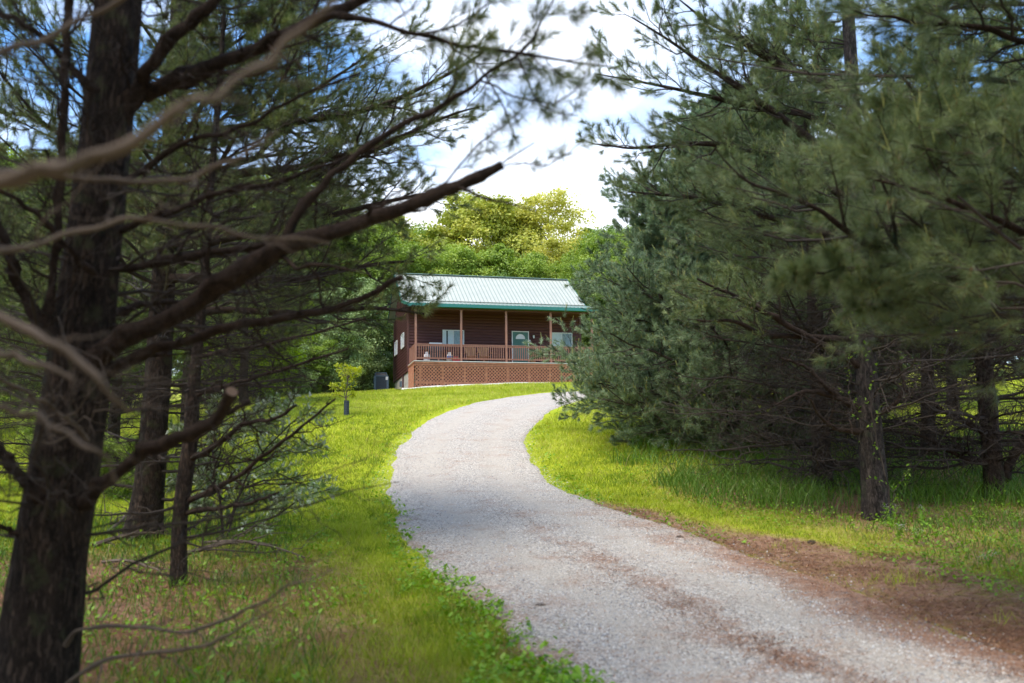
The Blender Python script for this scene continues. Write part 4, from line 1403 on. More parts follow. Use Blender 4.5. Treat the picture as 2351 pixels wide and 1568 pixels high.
def live_twigs(mbw, mbn, P, Rr, g, Z, nl=.115, m1=10, m2=6, m3=0, per=40, l1=.36, l2=.42, base_t=.45, cand=.25, t0=.25, nwf=.00042, woodm=0, needm=0, tip=.45, rise=.18, droop=0.0):
    rmin = .0006 * Z ** .5 + .00006 * Z
    S1, r1 = sprout(P, Rr, m1, l1, g, t0=t0, ang=(35, 60), flat=.6, rise=rise, rmin=rmin * 1.3)
    S2, r2 = sprout(S1, r1, m2, l2, g, t0=.2, ang=(30, 60), flat=.45, rise=rise + .05, K=4, rmin=rmin)
    mbw.tubes(S1, r1, 4, woodm); mbw.tubes(S2, r2, 3, woodm)
    sets = [(S2, r2, per, .48)]
    if m3:
        S3, r3 = sprout(S2, r2, m3, .55, g, t0=.3, ang=(30, 55), flat=.2, rise=.2, K=3, rmin=rmin)
        mbw.tubes(S3, r3, 3, woodm); sets.append((S3, r3, per, .15)); sets[0] = (S2, r2, per, .45)
    nw = max(.0013, nwf * Z * .9)
    for (S, r, n, tt0) in sets:
        needles(mbn, S, r, int(n * 1.9), g, nl * 1.12, nw, tt0, needm, base_t)
    needles(mbn, S1, r1, int(per * 2), g, nl, nw, .72, needm, base_t)
    if cand:
        candles(mbn, np.concatenate([sets[-1][0][:, -2:], S1[:, -2:]]), g, cand, nl * .9, max(.003, .00027 * Z), needm)


def dead_twigs(mb, P, Rr, g, Z, m1=8, m2=5, m3=0, l1=.38, l2=.5, t0=.12, bend=.35, rise=.02, mat=0, rs=1.0):
    rmin = (.0007 + .00007 * Z) * rs
    S1, r1 = sprout(P, Rr, m1, l1, g, t0=t0, ang=(35, 75), flat=.5, rise=rise, bend=bend, K=7, rmin=rmin * 1.2, wob=.045, tipfall=.4)
    S2, r2 = sprout(S1, r1, m2, l2, g, t0=.15, ang=(30, 80), flat=.3, rise=rise, bend=bend, K=5, rmin=rmin, wob=.05)
    mb.tubes(S1, r1, 4, mat); mb.tubes(S2, r2, 3, mat)
    if m3:
        S3, r3 = sprout(S2, r2, m3, .6, g, t0=.2, ang=(30, 80), flat=.2, rise=rise, bend=bend, K=4, rmin=rmin * .8)
        mb.tubes(S3, r3, 3, mat)


class Pine:
    def __init__(self, label, path_px=None, base=None, H=13, r0=.2, seed=1, bark=None, Z=None, needle=None, group=None, sides=20, dz=.10, rough=.06, flare=.35, lean=(0, 0)):
        self.g = np.random.default_rng(seed)
        if path_px is not None:
            P = [np.array([*at(a, b, c), w * .5 / FPX * c]) for a, b, c, w in path_px]
            foot = P[0]
            gz = float(T(foot[0], foot[1]))
            d = (P[0] - P[1]); d = d / max(1e-6, abs(d[2]))
            low = foot.copy(); low[:2] += d[:2] * max(0, foot[2] - (gz - .25)); low[2] = gz - .25; low[3] = foot[3] * 1.04
            if foot[2] > gz - .2: P = [low] + P
            top = P[-1]; d = (P[-1] - P[-3]); d = d / max(d[2], .1)
            n = 5; hh = (H + gz) - top[2]
            for k in range(1, n + 1):
                q = top.copy(); q[:2] += d[:2] * hh * k / n * .6; q[2] = top[2] + hh * k / n; q[3] = top[3] * (1 - .93 * k / n); P.append(q)
            P = np.array(P)
        else:
            b = np.array(base, float); n = 9
            s = np.linspace(0, 1, n)
            P = np.stack([b[0] + lean[0] * s + self.g.normal(0, .03, n), b[1] + lean[1] * s + self.g.normal(0, .03, n), b[2] - .25 + (H + .25) * s, r0 * (1 - .93 * s ** .9)], -1)
        self.base = np.array([P[0, 0], P[0, 1], float(T(P[0, 0], P[0, 1]))])
        self.root = empty("pine_tree", self.base)
        tag(self.root, label, 'pine tree', group)
        self.Z = Z or self.base[1]
        self.needle = needle or M_NEEDLE
        L = P.copy(); L[:, :3] -= self.base
        mb, self.P, self.r = trunk_mesh(L[:, :3], L[:, 3], sides, rough, self.g, dz, seed, flare)
        mb.build("trunk", bark or M_BARK, self.root, smooth=True)
        self.P = self.P.copy(); self.foot = -self.P[0, 2]
        self.cw = MB(); self.cn = MB()

    def height_path(self):
        P = self.P.copy(); P[:, 2] -= P[0, 2]; return self.P

    def crown(self, h0, h1, step, nl_w, Lf, name="crown", live=True, az=None, el=(5, 25), up=.12, thick=.011, **kw):
        """limbs with needles (or bare) between heights; collected into one crown mesh"""
        P, Rr = whorls(self.P, self.r, h0, h1, step, nl_w, Lf, self.g, el=el, up=up, az=az, thick=thick)
        self.cw.tubes(P, Rr, 5, 0)
        if live:
            live_twigs(self.cw, self.cn, P, Rr, self.g, self.Z, **kw)
        else:
            dead_twigs(self.cw, P, Rr, self.g, self.Z, **kw)

    def branch(self, pts, live=None, dead=None, name="branch", cut=False, sides=8, mat=None, K=16):
        P, r = px_path(pts, K)
        P = P - self.base
        P[1:-1] += self.g.normal(0, .006, P[1:-1].shape)
        mb = MB()
        if K >= 14:
            KK = K * 4
            PR = smooth_poly(np.hstack([P, r[:, None]]), KK)
            QP, QR = PR[:, :3], PR[:, 3]
            mb.tubes(QP[None], QR[None], sides + 2, 0)
            c = np.repeat(QP, sides + 2, axis=0); dv = mb.v[0] - c
            q = np.tile(np.arange(sides + 2), KK); kk = np.repeat(np.arange(KK), sides + 2)
            nz = vnoise(kk * .55, q * 1.3, 1, int(K)) * .5 + vnoise(kk * .16, q * .45 + 9, 1, 5) * .5 - .5
            knot = 1 + .45 * np.exp(-((kk % 23) - 11.0) ** 2 / 5) * (vnoise(kk // 23 * 3.7, q * .5, 1, 8) > .6)
            mb.v[0] = c + dv * ((1 + nz * .5) * knot)[:, None]
        else:
            mb.tubes(P[None], r[None], sides, 0)
        if dead is not None:
            dead_twigs(mb, P[None], r[None], self.g, self.Z, **dead)
        mats = [mat or M_LIMB]
        if cut:
            ring_c = P[-1]; d = P[-1] - P[-2]; d /= np.linalg.norm(d)
            s = np.cross(d, (0, 0, 1)); s /= np.linalg.norm(s); u = np.cross(s, d)
            V = [ring_c + d * .001 + (s * math.cos(q) + u * math.sin(q)) * r[-1] for q in np.arange(12) * np.pi / 6] + [ring_c + d * .002]
            mb.add(V, [[k, (k + 1) % 12, 12] for k in range(12)], 1); mats.append(M_CUT)
        o = mb.build(name, mats, self.root, smooth=True)
        if live is not None:
            mw, mn = MB(), MB()
            live_twigs(mw, mn, P[None], r[None], self.g, self.Z, **live)
            mw.build("twigs", M_TWIG, o)
            mn.build("needles", self.needle, o)
        return o

    def finish(self, bare="bare_twigs"):
        if self.cn.n:
            c = MB()
            c.v = self.cw.v + [a for a in self.cn.v]
            c.q = list(self.cw.q); c.qm = list(self.cw.qm); c.qt = list(self.cw.qt)
            c.t = list(self.cw.t); c.tm = list(self.cw.tm); c.tt = list(self.cw.tt)
            off = self.cw.n
            c.q += [f + off for f in self.cn.q]; c.qm += [m + 1 for m in self.cn.qm]; c.qt += self.cn.qt
            c.t += [f + off for f in self.cn.t]; c.tm += [m + 1 for m in self.cn.tm]; c.tt += self.cn.tt
            c.n = off + self.cn.n
            c.build("crown", [M_TWIG, self.needle], self.root)
        elif self.cw.n:
            self.cw.build(bare, M_TWIG, self.root)
        return self.root


# ---- left side: the near pine with its sawn and bare limbs
Z1 = 6.4
t = Pine('thick dark-barked pine nearest the camera at far left, with two sawn-off limbs', path_px=[(78, 1590, Z1, 175), (112, 1300, Z1, 160), (145, 1080, Z1, 150), (178, 850, Z1, 142), (208, 620, Z1, 128), (235, 380, Z1, 118), (262, 120, Z1, 112), (285, -150, Z1, 105)],
         H=12.5, seed=11, sides=40, dz=.035, rough=.055, Z=6.4, needle=M_NEEDLE_L)
D2 = dict(m1=12, m2=6, m3=3, l1=.30, l2=.5, rs=.75)
t.branch([(200, 838, 6.3, 60), (290, 775, 6.2, 46), (382, 735, 6.1, 44), (473, 676, 6.0, 46), (568, 618, 5.9, 50), (660, 560, 5.8, 46), (734, 541, 5.8, 40), (892, 491, 5.7, 35), (1025, 437, 5.6, 28), (1152, 379, 5.6, 22)], cut=True, sides=12, K=24, dead=dict(m1=7, m2=4, l1=.22, l2=.5, t0=.3))
t.branch([(655, 555, 5.8, 26), (690, 480, 5.8, 22), (740, 425, 5.8, 18), (820, 350, 5.8, 16), (913, 291, 5.8, 15), (967, 268, 5.8, 14), (1092, 191, 5.8, 10), (1180, 127, 5.8, 8), (1217, 95, 5.8, 6), (1242, 42, 5.8, 5), (1275, -10, 5.8, 4)], live=dict(m1=9, m2=5, per=34, l1=.20, l2=.4, t0=.45, cand=.1, base_t=.3), K=24)
t.branch([(330, 216, 6.4, 44), (416, 183, 6.3, 40), (516, 141, 6.2, 34), (624, 96, 6.1, 32), (728, 46, 6.0, 30), (830, 0, 6.0, 26), (900, -40, 6, 20)], dead=D2, sides=10)
t.branch([(700, 58, 6.0, 16), (760, 38, 5.9, 15), (834, 46, 5.9, 13), (909, 67, 5.8, 12), (1025, 96, 5.8, 10), (1183, 121, 5.7, 8), (1287, 139, 5.7, 6), (1417, 158, 5.7, 3)], live=dict(m1=11, m2=5, per=30, l1=.20, l2=.4, t0=.2, cand=.1, base_t=.3), K=20)
TW = dict(m1=7, m2=3, per=13, l1=.22, l2=.4, t0=.2, cand=.05, base_t=.3)
t.branch([(1025, 96, 5.8, 6), (1090, 150, 5.8, 5), (1140, 215, 5.8, 4), (1175, 290, 5.8, 3), (1190, 330, 5.8, 2)], live=TW, K=12)
t.branch([(1100, 185, 5.8, 6), (1170, 215, 5.7, 5), (1240, 235, 5.7, 4), (1310, 215, 5.6, 3), (1345, 165, 5.6, 2)], live=TW, K=12)
t.branch([(1183, 121, 5.7, 5), (1215, 190, 5.7, 4), (1260, 250, 5.6, 3), (1325, 265, 5.6, 2)], live=TW, K=12)
t.branch([(1150, 383, 5.6, 4), (1200, 378, 5.6, 3), (1250, 380, 5.5, 3), (1290, 364, 5.5, 3), (1335, 325, 5.5, 2)], live=dict(TW, m1=4, m2=2), K=12)
t.branch([(960, 80, 5.8, 6), (1040, 60, 5.8, 5), (1120, 10, 5.7, 4), (1180, -40, 5.7, 3)], live=TW, K=12)
t.branch([(892, 491, 5.7, 8), (960, 455, 5.7, 6), (1040, 400, 5.7, 5), (1110, 320, 5.7, 4), (1180, 270, 5.7, 3), (1215, 235, 5.7, 2)], live=dict(TW, t0=.45), K=12)
t.branch([(230, 860, 6.4, 40), (284, 830, 6.4, 26), (364, 800, 6.4, 23), (455, 775, 6.4, 22), (546, 746, 6.4, 21), (655, 728, 6.4, 20), (765, 709, 6.4, 17), (850, 675, 6.4, 14), (925, 635, 6.4, 12)], dead=dict(m1=10, m2=5, l1=.25, l2=.5), cut=True, K=22)
t.branch([(250, 612, 6.4, 28), (283, 612, 6.4, 22), (395, 595, 6.3, 20), (499, 578, 6.3, 18), (599, 566, 6.2, 16), (700, 540, 6.2, 12), (840, 505, 6.2, 7), (980, 480, 6.2, 4)], dead=D2)
t.branch([(225, 722, 6.5, 22), (262, 717, 6.7, 18), (328, 698, 6.9, 16), (400, 697, 7.1, 12), (520, 670, 7.3, 9), (640, 600, 7.4, 5)], dead=D2)
t.branch([(262, 535, 6.4, 20), (340, 503, 6.3, 15), (416, 479, 6.2, 14), (474, 449, 6.2, 13), (624, 424, 6.1, 11), (749, 379, 6.1, 9), (830, 350, 6, 7), (960, 300, 6, 4)], dead=D2)
t.branch([(165, 830, 6.3, 30), (115, 760, 6.2, 22), (116, 690, 6.2, 20), (121, 652, 6.2, 18), (135, 500, 6.1, 18), (146, 250, 6.0, 20), (158, 0, 6.0, 22), (165, -150, 6, 22)], dead=dict(m1=14, m2=5, l1=.16, l2=.5), K=22)
t.branch([(140, 790, 6.3, 38), (91, 735, 6.2, 32), (55, 680, 6.2, 28), (22, 589, 6.1, 25), (5, 540, 6.1, 22), (-40, 450, 6, 18)], dead=D2)
t.branch([(275, 300, 6.4, 40), (316, 196, 6.3, 34), (354, 137, 6.2, 32), (416, 71, 6.1, 30), (479, 15, 6.0, 28), (540, -50, 6, 24)], dead=D2, sides=10)
t.branch([(250, 440, 6.4, 26), (320, 395, 6.4, 14), (420, 330, 6.3, 13), (540, 300, 6.2, 10), (700, 215, 6.1, 7), (830, 170, 6.1, 5)], dead=D2)
t.branch([(195, 1155, 6.3, 40), (240, 1105, 6.1, 30), (291, 1068, 6.0, 27), (320, 1041, 5.9, 30), (419, 1008, 5.7, 31), (485, 968, 5.6, 32), (520, 935, 5.5, 30), (532, 899, 5.4, 28)], cut=True, sides=12, K=18, dead=dict(m1=4, m2=4, l1=.25, l2=.5))
t.branch([(500, 957, 5.6, 20), (535, 938, 5.6, 14), (575, 921, 5.6, 12)], cut=True, K=6)
t.branch([(108, 1165, 6.3, 34), (80, 1135, 6.2, 30), (36, 1080, 6.1, 27), (0, 1035, 6, 25), (-60, 980, 6, 20)], dead=D2)
t.branch([(150, 1480, 6.2, 14), (171, 1452, 6.1, 8), (237, 1437, 6.0, 8), (364, 1445, 5.8, 8), (455, 1448, 5.6, 8), (528, 1416, 5.4, 8), (619, 1368, 5.2, 6), (765, 1306, 5.0, 3)], dead=dict(m1=8, m2=3, l1=.15, l2=.5), mat=M_DEAD)
t.branch([(150, 1575, 6.2, 13), (171, 1558, 6.1, 10), (218, 1525, 6.0, 9), (317, 1499, 5.8, 9), (419, 1492, 5.6, 8), (510, 1463, 5.4, 7), (583, 1423, 5.2, 5), (640, 1390, 5.1, 3)], dead=dict(m1=8, m2=3, l1=.2, l2=.5), mat=M_DEAD)
t.branch([(60, 1230, 6.3, 16), (20, 1215, 6.2, 12), (-40, 1190, 6, 10)], dead=dict(m1=4, m2=3))
t.branch([(200, 1010, 6.2, 12), (130, 940, 5.6, 10), (60, 900, 5.2, 9), (-40, 840, 5, 8)], dead=D2, mat=M_DEAD)
t.branch([(228, 640, 6.3, 18), (150, 560, 6.0, 14), (70, 480, 5.8, 12), (-30, 420, 5.6, 10)], dead=D2)
t.branch([(240, 230, 6.3, 22), (160, 150, 6.1, 17), (62, 60, 6.0, 14), (-30, 20, 6, 12)], dead=D2)
# bare limbs all round, then the live top out of the frame
t.crown(1.0, 6.6, .30, (2, 4), lambda h: 2.0, live=False, el=(0, 22), up=.10, thick=.006, m1=11, m2=6, m3=2, l1=.33, l2=.5, rs=.8)
t.crown(7.0, 12.2, .5, (4, 5), lambda h: 3.2 * (1 - (h - 6.5) / 8) + .3, m1=9, m2=6, per=24, l1=.36, l2=.42, nwf=.0012, cand=0)
t.finish()

# out-of-focus limbs reaching in from a pine that stands just left of the frame
tn = Pine('pine standing just outside the left edge, its pale blurred limb crossing in front', base=[-1.95, 2.35, float(T(-1.95, 2.35))], H=9, r0=.13, seed=12, Z=2.5, sides=14, needle=M_NEEDLE_L)
ND_ = dict(m1=6, m2=3, l1=.16, l2=.5, t0=.3)
tn.branch([(-420, 470, 2.0, 50), (-120, 440, 2.0, 44), (0, 416, 2.0, 40), (166, 370, 2.0, 34), (291, 329, 2.0, 32), (366, 287, 2.0, 27), (416, 245, 2.0, 22), (541, 191, 2.05, 18), (624, 129, 2.1, 17), (687, 75, 2.1, 16), (741, 25, 2.1, 14), (800, -50, 2.1, 12)], dead=dict(m1=5, m2=3, l1=.14, l2=.5, t0=.3), mat=M_DEAD, sides=12, K=26)
tn.branch([(-300, 560, 2.4, 30), (0, 728, 2.6, 24), (102, 775, 2.6, 22), (204, 848, 2.6, 20), (248, 898, 2.6, 14), (300, 950, 2.7, 6)], dead=ND_, mat=M_DEAD)
tn.branch([(-200, 800, 2.6, 20), (0, 804, 2.8, 16), (91, 840, 2.8, 14), (170, 870, 2.8, 8)], dead=ND_, mat=M_DEAD)
tn.branch([(-200, 900, 2.6, 18), (0, 935, 2.9, 14), (109, 968, 2.9, 13), (182, 1015, 2.9, 12), (218, 1037, 2.9, 9), (300, 1120, 3, 5)], dead=ND_, mat=M_DEAD)
tn.branch([(-200, 380, 2.8, 20), (100, 400, 3.2, 14), (380, 420, 3.3, 12), (560, 350, 3.3, 9), (640, 300, 3.3, 5)], dead=ND_, mat=M_DEAD)
tn.branch([(-250, 620, 2.6, 22), (60, 560, 3.0, 14), (330, 500, 3.2, 10), (560, 540, 3.3, 8), (760, 560, 3.4, 5)], dead=ND_, mat=M_DEAD)
tn.branch([(-300, 150, 2.6, 22), (0, 120, 3.2, 15), (150, 60, 3.3, 13), (330, -30, 3.3, 10)], dead=ND_, mat=M_DEAD)
tn.crown(6.0, 8.8, .6, (3, 4), lambda h: 1.9 * (1 - (h - 3) / 7), m1=7, m2=5, per=20, nwf=.003, cand=0)
tn.finish()

# second and third pines
Z2 = 15.0
t = Pine('mid-sized pine with a flared base, second trunk from the left', path_px=[(328, 1222, Z2, 84), (338, 1150, Z2, 74), (352, 1000, Z2, 62), (364, 850, Z2, 58), (375, 650, Z2, 54), (390, 450, Z2, 50), (402, 250, Z2, 46), (412, 50, Z2, 42), (420, -150, Z2, 38)],
         H=10.2, seed=21, sides=28, dz=.07, Z=15, needle=M_NEEDLE_L, flare=.38)
t.crown(.9, 4.6, .48, (3, 4), lambda h: 2.3, live=False, el=(-5, 15), up=.08, m1=9, m2=5, l1=.36, l2=.5, az=(-.1, .9, .45))
t.crown(3.6, 10, .40, (3, 4), lambda h: 4.0 * min(1, (1.06 - (h - 5) / 7.5)) , az=(-.05, .6, .30), m1=12, m2=6, per=40, l1=.32, l2=.42, t0=.38, cand=.12, base_t=.40, nwf=.00045)
t.branch([(400, 360, 15, 26), (520, 300, 14.6, 20), (680, 280, 14.3, 16), (860, 245, 14, 12), (1010, 180, 13.8, 8), (1110, 120, 13.6, 5)], live=dict(m1=16, m2=7, per=36, l1=.28, l2=.42, t0=.3, cand=.2, base_t=.36))
t.branch([(395, 420, 15, 26), (540, 400, 14.6, 20), (700, 380, 14.2, 15), (880, 330, 13.9, 11), (1020, 270, 13.7, 6), (1100, 245, 13.6, 4)], live=dict(m1=16, m2=7, per=36, l1=.28, l2=.42, t0=.3, cand=.2, base_t=.36))
t.branch([(385, 560, 15, 24), (540, 545, 14.5, 18), (700, 510, 14.2, 14), (860, 470, 14, 10), (1000, 440, 13.8, 5)], live=dict(m1=16, m2=7, per=34, l1=.28, l2=.42, t0=.3, cand=.2, base_t=.36))
t.branch([(378, 640, 15, 24), (540, 640, 14.2, 18), (700, 640, 14.0, 14), (830, 610, 13.8, 10), (950, 600, 13.7, 5)], live=dict(m1=16, m2=7, per=34, l1=.28, l2=.42, t0=.3, cand=.2, base_t=.36))
t.branch([(372, 720, 15, 22), (540, 712, 14.2, 16), (700, 720, 13.9, 13), (860, 706, 13.7, 9), (985, 722, 13.6, 5)], live=dict(m1=15, m2=6, per=34, l1=.24, l2=.42, t0=.35, cand=.2, base_t=.36))
t.finish()
Z3 = 11.7
t = Pine('slender crooked pine stem in front of the second trunk on the left', path_px=[(410, 1312, Z3, 38), (413, 1200, Z3, 34), (424, 1100, Z3, 36), (437, 1010, Z3, 34), (443, 900, Z3, 30), (450, 830, Z3, 26), (462, 720, Z3, 22), (472, 600, Z3, 20), (480, 480, Z3, 18), (492, 330, Z3, 16), (505, 180, Z3, 14)],
         H=8.5, seed=31, sides=18, dz=.05, Z=11.7, needle=M_NEEDLE_L, flare=.12)
t.crown(.8, 4.2, .40, (3, 4), lambda h: 1.4, live=False, el=(-12, 18), up=.12, m1=8, m2=4, l1=.4, l2=.5, az=(0.0, .9, .45))
t.crown(3.9, 8.2, .3, (3, 4), lambda h: 2.2 * (1 - (h - 3) / 6), m1=9, m2=5, per=26, cand=.1, base_t=.36)
t.branch([(437, 1055, 11.7, 16), (500, 1020, 11.4, 12), (560, 975, 11.2, 10), (630, 960, 11.0, 8), (680, 930, 10.8, 5)], dead=dict(m1=12, m2=6, l1=.3, l2=.5))
t.branch([(430, 1150, 11.7, 14), (520, 1110, 11.3, 11), (600, 1050, 11.0, 9), (680, 990, 10.8, 7), (770, 915, 10.6, 4)], dead=dict(m1=14, m2=6, l1=.3, l2=.5))
t.branch([(425, 1180, 11.7, 12), (500, 1165, 11.4, 10), (560, 1158, 11.2, 8), (640, 1130, 11.0, 4)], dead=dict(m1=10, m2=5, l1=.3, l2=.5))
t.branch([(440, 910, 11.7, 12), (540, 880, 11.4, 9), (660, 845, 11.2, 7), (800, 800, 11.0, 4)], dead=dict(m1=14, m2=6, l1=.3, l2=.5))
t.branch([(448, 820, 11.7, 11), (560, 800, 11.4, 8), (700, 770, 11.2, 6), (840, 730, 11.0, 4)], dead=dict(m1=14, m2=6, l1=.3, l2=.5))
t.finish()


def back_pine(label, px, depth, H, r0, seed, h_live, Lm, group, dens=1.0, needle=None, base_t=.42, dead=True, az=None, **kw):
    b = base_at(px, depth)
    t = Pine(label, base=b, H=H, r0=r0, seed=seed, Z=depth, needle=needle, group=group, sides=14, dz=.3, lean=(random.uniform(-.3, .3), random.uniform(-.3, .3)))
    if dead:
        t.crown(.5, h_live + .6, .4, (3, 4), lambda h: Lm * .7, live=False, el=(-8, 12), up=.05, m1=8, m2=5, l1=.36, l2=.5)
    a = dict(m1=9, m2=6, per=int(26 * dens), l1=.34, l2=.42, t0=.3, cand=.1, base_t=base_t, nwf=.00046)
    a.update(kw)
    t.crown(h_live, H - .2, .42, (4, 6), lambda h: Lm * min(1, 1.06 - (max(0, h - h_live) / (H - h_live)) ** 1.4 * .95), el=(0, 22), az=az, **a)
    return t.finish()


GL, GR = 'pines standing in the left woods', 'pines standing in the right woods'
back_pine('pine half hidden behind the nearest left trunk, its needles filling the left edge', 110, 21, 7.6, .2, 41, 2.4, 3.0, GL, needle=M_NEEDLE_L)
back_pine('pine in the gap between the nearest left trunk and the second trunk', 262, 24, 8.5, .16, 42, 2.6, 3.2, GL, needle=M_NEEDLE_L)
back_pine('farthest left-hand pine, standing at the far left edge of the lawn', -60, 30, 9.5, .2, 43, 1.5, 3.3, GL, needle=M_NEEDLE_L)
back_pine('pine beyond the slender stem, at the edge of the lawn', 425, 33, 9.5, .19, 44, 3.6, 3.3, GL, needle=M_NEEDLE_L, base_t=.5, dead=False)
back_pine('pine rising left of the cabin behind the lawn edge, olive needles', 560, 41, 10.0, .2, 45, 2.4, 3.2, GL, needle=M_NEEDLE_L, base_t=.55)

# ---- right side
ZR = 16.2
t = Pine('tall pine on the right with a bare ridged grey trunk rooted beside the verge', path_px=[(2012, 1198, ZR, 66), (2006, 1120, ZR, 60), (1998, 1020, ZR, 56), (1990, 900, ZR, 52), (1984, 780, ZR, 46), (1972, 600, ZR, 40), (1962, 420, ZR, 36), (1955, 200, ZR, 32), (1945, 0, ZR, 28)],
         H=12.5, seed=51, sides=30, dz=.06, bark=M_BARK2, rough=.075, flare=.10)
t.crown(1.7, 4.3, .28, (3, 4), lambda h: 2.3, live=False, el=(-5, 20), up=.06, m1=9, m2=6, l1=.36, l2=.5)
LV = dict(m1=15, m2=7, per=58, nwf=.00032, l1=.30, l2=.42, t0=.28, cand=.22, base_t=.46)
t.branch([(1950, 228, 16.2, 26), (1867, 183, 16, 20), (1792, 150, 15.8, 18), (1734, 117, 15.6, 15), (1671, 75, 15.4, 11), (1617, 46, 15.2, 8), (1560, 0, 15, 4)], live=LV)
t.branch([(1960, 400, 16.2, 26), (1838, 304, 16, 20), (1767, 250, 15.8, 17), (1701, 204, 15.6, 14), (1630, 158, 15.4, 11), (1540, 95, 15.2, 7), (1450, 40, 15, 4)], live=LV)
t.branch([(1962, 330, 16.2, 18), (1850, 262, 16.4, 15), (1760, 252, 16.4, 12), (1620, 220, 16.2, 9), (1480, 190, 16, 6), (1370, 170, 15.9, 3)], live=LV)
t.branch([(1966, 470, 16.2, 22), (1850, 400, 16.3, 17), (1700, 340, 16.4, 14), (1560, 330, 16.4, 10), (1440, 340, 16.3, 6), (1360, 330, 16.2, 3)], live=LV)
t.branch([(1968, 560, 16.2, 20), (1840, 520, 16.4, 16), (1700, 480, 16.6, 13), (1560, 450, 16.7, 9), (1440, 440, 16.8, 4)], live=LV)
t.branch([(1976, 783, 16.2, 16), (1888, 775, 16, 13), (1826, 771, 15.9, 13), (1742, 767, 15.7, 12), (1709, 746, 15.6, 10), (1600, 735, 15.4, 5)], live=dict(m1=12, m2=6, per=34, l1=.3, l2=.42, t0=.5, cand=.15))
t.branch([(1980, 845, 16.2, 22), (1909, 804, 16, 16), (1792, 737, 15.7, 14), (1692, 683, 15.4, 10), (1600, 640, 15.2, 5)], live=dict(m1=12, m2=6, per=34, l1=.3, l2=.42, t0=.5, cand=.15))
t.branch([(1990, 945, 16.2, 18), (1930, 916, 16, 14), (1842, 900, 15.8, 9), (1780, 930, 15.6, 4)], dead=dict(m1=9, m2=6, l1=.35, l2=.5))
t.branch([(1930, 916, 16, 11), (1880, 870, 15.8, 9), (1860, 850, 15.8, 8), (1790, 820, 15.6, 5)], dead=dict(m1=9, m2=6, l1=.35, l2=.5))
t.branch([(1995, 990, 16.2, 14), (1925, 985, 15.9, 10), (1885, 960, 15.7, 7), (1860, 915, 15.5, 4)], dead=dict(m1=7, m2=5, l1=.3, l2=.5))
t.branch([(2012, 955, 16.2, 12), (2060, 920, 16, 9), (2075, 880, 15.9, 7), (2040, 820, 15.9, 4)], dead=dict(m1=6, m2=5, l1=.3, l2=.5))
t.crown(4.2, 12.2, .5, (3, 4), lambda h: 3.1 * min(1, 1.15 - (h - 3) / 10), m1=9, m2=6, per=32, cand=.15, base_t=.42, az=(2.9, .7, .25))
t.finish()
# nearest right pine: trunk outside the frame, dense blurred boughs
t = Pine('nearest right-hand pine, rooted outside the frame, with soft drooping boughs', base=[5.55, 8.9, float(T(5.55, 8.9))], H=12, r0=.2, seed=52, Z=9, sides=20)
LN = dict(m1=14, m2=7, m3=0, per=80, l1=.30, l2=.44, t0=.22, cand=.16, base_t=.42, nl=.13, nwf=.00028)
t.branch([(2600, 620, 8.9, 34), (2350, 597, 8.8, 26), (2117, 599, 8.6, 22), (1975, 553, 8.5, 18), (1888, 487, 8.4, 12), (1784, 441, 8.3, 9), (1717, 420, 8.3, 7), (1640, 340, 8.2, 4)], live=LN, K=20)
t.branch([(2590, 380, 8.9, 26), (2400, 300, 8.7, 18), (2258, 270, 8.6, 13), (2138, 250, 8.5, 11), (2067, 171, 8.5, 6)], live=LN)
t.branch([(2590, 500, 8.9, 26), (2400, 450, 8.4, 18), (2250, 360, 8.2, 12), (2130, 345, 8.1, 9), (1990, 300, 8.0, 5)], live=LN)
t.branch([(2590, 700, 8.9, 26), (2400, 560, 8.2, 18), (2230, 480, 8.0, 13), (2080, 430, 7.9, 9), (1950, 400, 7.9, 5)], live=LN)
t.branch([(2590, 160, 8.9, 24), (2400, 110, 8.6, 17), (2220, 60, 8.5, 12), (2080, 50, 8.4, 8), (1950, 20, 8.4, 4)], live=LN)
t.branch([(2590, 60, 8.9, 24), (2440, -20, 8.6, 17), (2260, -60, 8.5, 12), (2100, -80, 8.4, 8)], live=LN)
t.branch([(2590, 560, 8.9, 26), (2380, 540, 9.4, 18), (2200, 520, 9.8, 13), (2050, 520, 10, 9), (1880, 560, 10.2, 5)], live=LN)
t.branch([(2117, 600, 8.6, 16), (2040, 610, 8.5, 10), (1920, 620, 8.4, 7), (1800, 640, 8.3, 4)], live=dict(LN, m1=12, l1=.34))
t.branch([(2300, 598, 8.8, 14), (2200, 640, 8.6, 10), (2090, 650, 8.5, 7), (1980, 690, 8.4, 4)], live=dict(LN, m1=10, l1=.34, base_t=.3))
t.crown(5.2, 11.5, .5, (4, 5), lambda h: 3.3 * min(1, 1.2 - (h - 3) / 9), m1=9, m2=6, per=28, cand=.1, nwf=.0006)
t.crown(1.6, 3.6, .4, (2, 3), lambda h: 1.8, live=False, m1=8, m2=5)
t.crown(2.9, 5.2, .4, (3, 4), lambda h: 3.3, el=(-4, 14), m1=12, m2=7, per=50, cand=.12, nwf=.0003, nl=.13, base_t=.36, az=(2.6, .9, .3))
t.finish()
